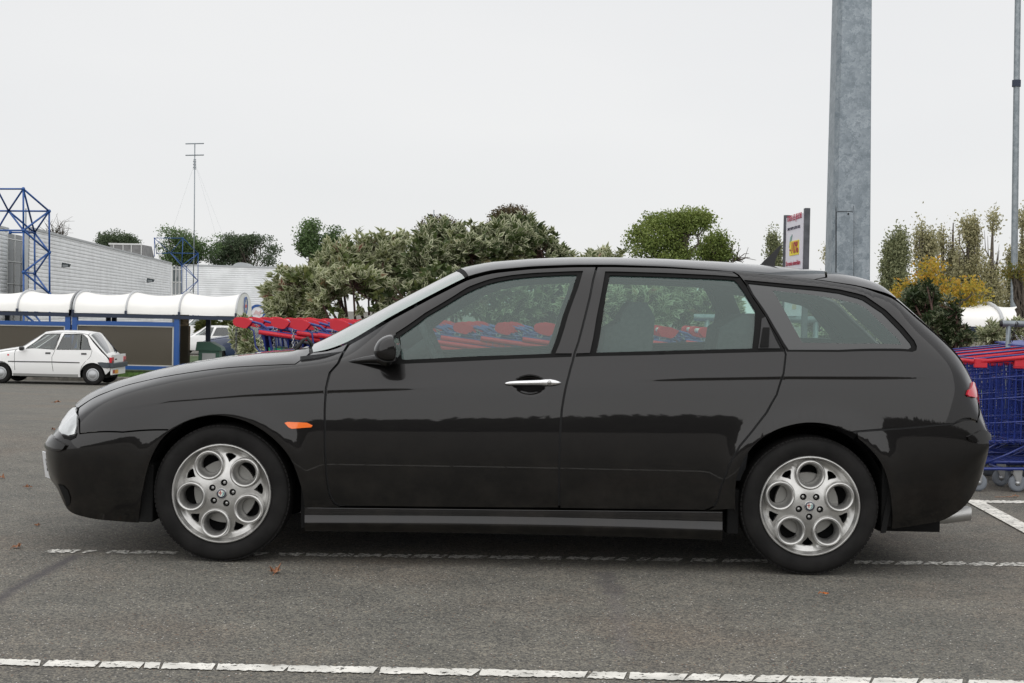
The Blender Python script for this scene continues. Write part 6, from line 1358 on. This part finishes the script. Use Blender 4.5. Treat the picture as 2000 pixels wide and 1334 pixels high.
    if full:
        def stripp(name, pts, m, off=.008, th=.01): return Bd.panel(name, [pts], m, t, off=off, mirror=True, thick=th, step=.04, grid=.1)
        stripp('door_moulding', [(15, 709.2), (155, 709.2), (155, 711.2), (15, 711.2)], TRIM)
        stripp('door_handle', [(87.5, 691), (97.5, 691), (97.5, 694.5), (87.5, 694.5)], TRIM); stripp('door_handle', [(157.5, 691), (168, 691), (168, 694.5), (157.5, 694.5)], TRIM)
        for ln_ in ([(28.5, 686), (27, 700), (28.5, 727)], [(114.6, 653), (106, 686), (100.5, 700), (101, 712), (103.5, 728)], [(178.5, 686), (176, 697), (166, 708), (160, 716), (156, 728)]):
            stripp('door_gap', [(a - .35, b) for a, b in ln_] + [(a + .35, b) for a, b in ln_[::-1]], RUBBER, off=.0015, th=.004)
        stripp('window_divider', [(154, 655.5), (155.4, 655.5), (156, 685), (154.2, 685)], RUBBER, off=.002)
        for wv in (w1, w2):
            c = np.mean(wv, 0); Bd.panel('window_seal', [[tuple(np.array(p) + norm(np.array(p) - c) * .9) for p in wv], wv], RUBBER, t, off=.003, mirror=True, thick=.006, step=.04, grid=.2)
        stripp('side_repeater', [(13, 696), (16.5, 696), (16.5, 699), (13, 699)], redlamp)
        stripp('rear_bumper_side', [(190, 709.5), (213, 711), (215, 713), (214.5, 719), (200, 719), (194, 714)], mat('grey_bumper', (.05, .06, .07), rough=.6), off=.02, th=.03)
        stripp('sill_shadow', [(25, 733), (152, 733), (152, 738.5), (25, 738)], mat('sill_grey', (.30, .30, .29), rough=.6), off=.002)
        # the tail, seen at an angle
        xb = b_; gy_ = mat('grey_bumper', (.05, .06, .07), rough=.6)
        MB().bbox((xb - .03, .06, .46), (xb + .06, 2 * half - .06, .58)).build('rear_bumper', gy_, t, bevel=.015)
        MB().bbox((xb - .03, .12, .27), (xb + .012, 2 * half - .12, .455)).build('rear_valance', paint, t, bevel=.01)
        MB().bbox((xb - .05, .08, .585), (xb + .006, 2 * half - .08, .80)).build('tailgate_face', paint, t, bevel=.01)
        for y0, y1 in ((.07, .30), (2 * half - .30, 2 * half - .07)): 
            MB().bbox((xb - .05, y0, .59), (xb + .016, y1, .735)).build('tail_light', redlamp, t, bevel=.008); MB().bbox((xb + .012, y0 + .02, .595), (xb + .0175, y1 - .02, .645)).build('reversing_lamp', mat('smoked_lamp', (.12, .06, .06), rough=.3), t)
        MB().bbox((xb + .013, .40, .30), (xb + .022, .70, .40)).build('number_plate', mat('orange_plate', (.65, .32, .05), rough=.5), t)
        MB().bbox((xb + .013, .22, .31), (xb + .020, .36, .40)).build('fog_lamp', redlamp, t)
        MB().tube([(xb - .06, .5, .98), (xb + .02, .52, .90), (xb - .02, .62, .84)], .012, n=5).build('rear_wiper', RUBBER, t)
        MB().bbox((xb + .007, .42, .66), (xb + .011, .60, .69)).build('badge', RUBBER, t)
        m0 = MB().box((.60, -.10, .93), (.12, .14, .11)).build('door_mirror', TRIM, t, bevel=.03)
    return t
small_car('hatchback', 'old white five-door hatchback parked in front of the trolley shelter', 38.0, -1, group=None)
small_car('hatchback', 'white hatchback half hidden behind the shelter post and green box', 68.0, 352, sx=1.0, sz=.98, full=False, pyo=720)
small_car('people_carrier', 'dark blue people carrier beside the flowering border bushes', 60.0, 425, paint=DBLUE, sx=1.12, sz=1.14, full=False, pyo=725)
small_car('van', 'white car roof just showing above the white hatchback by the shelter post', 84.0, 340, sx=1.05, sz=1.25, full=False, pyo=712)
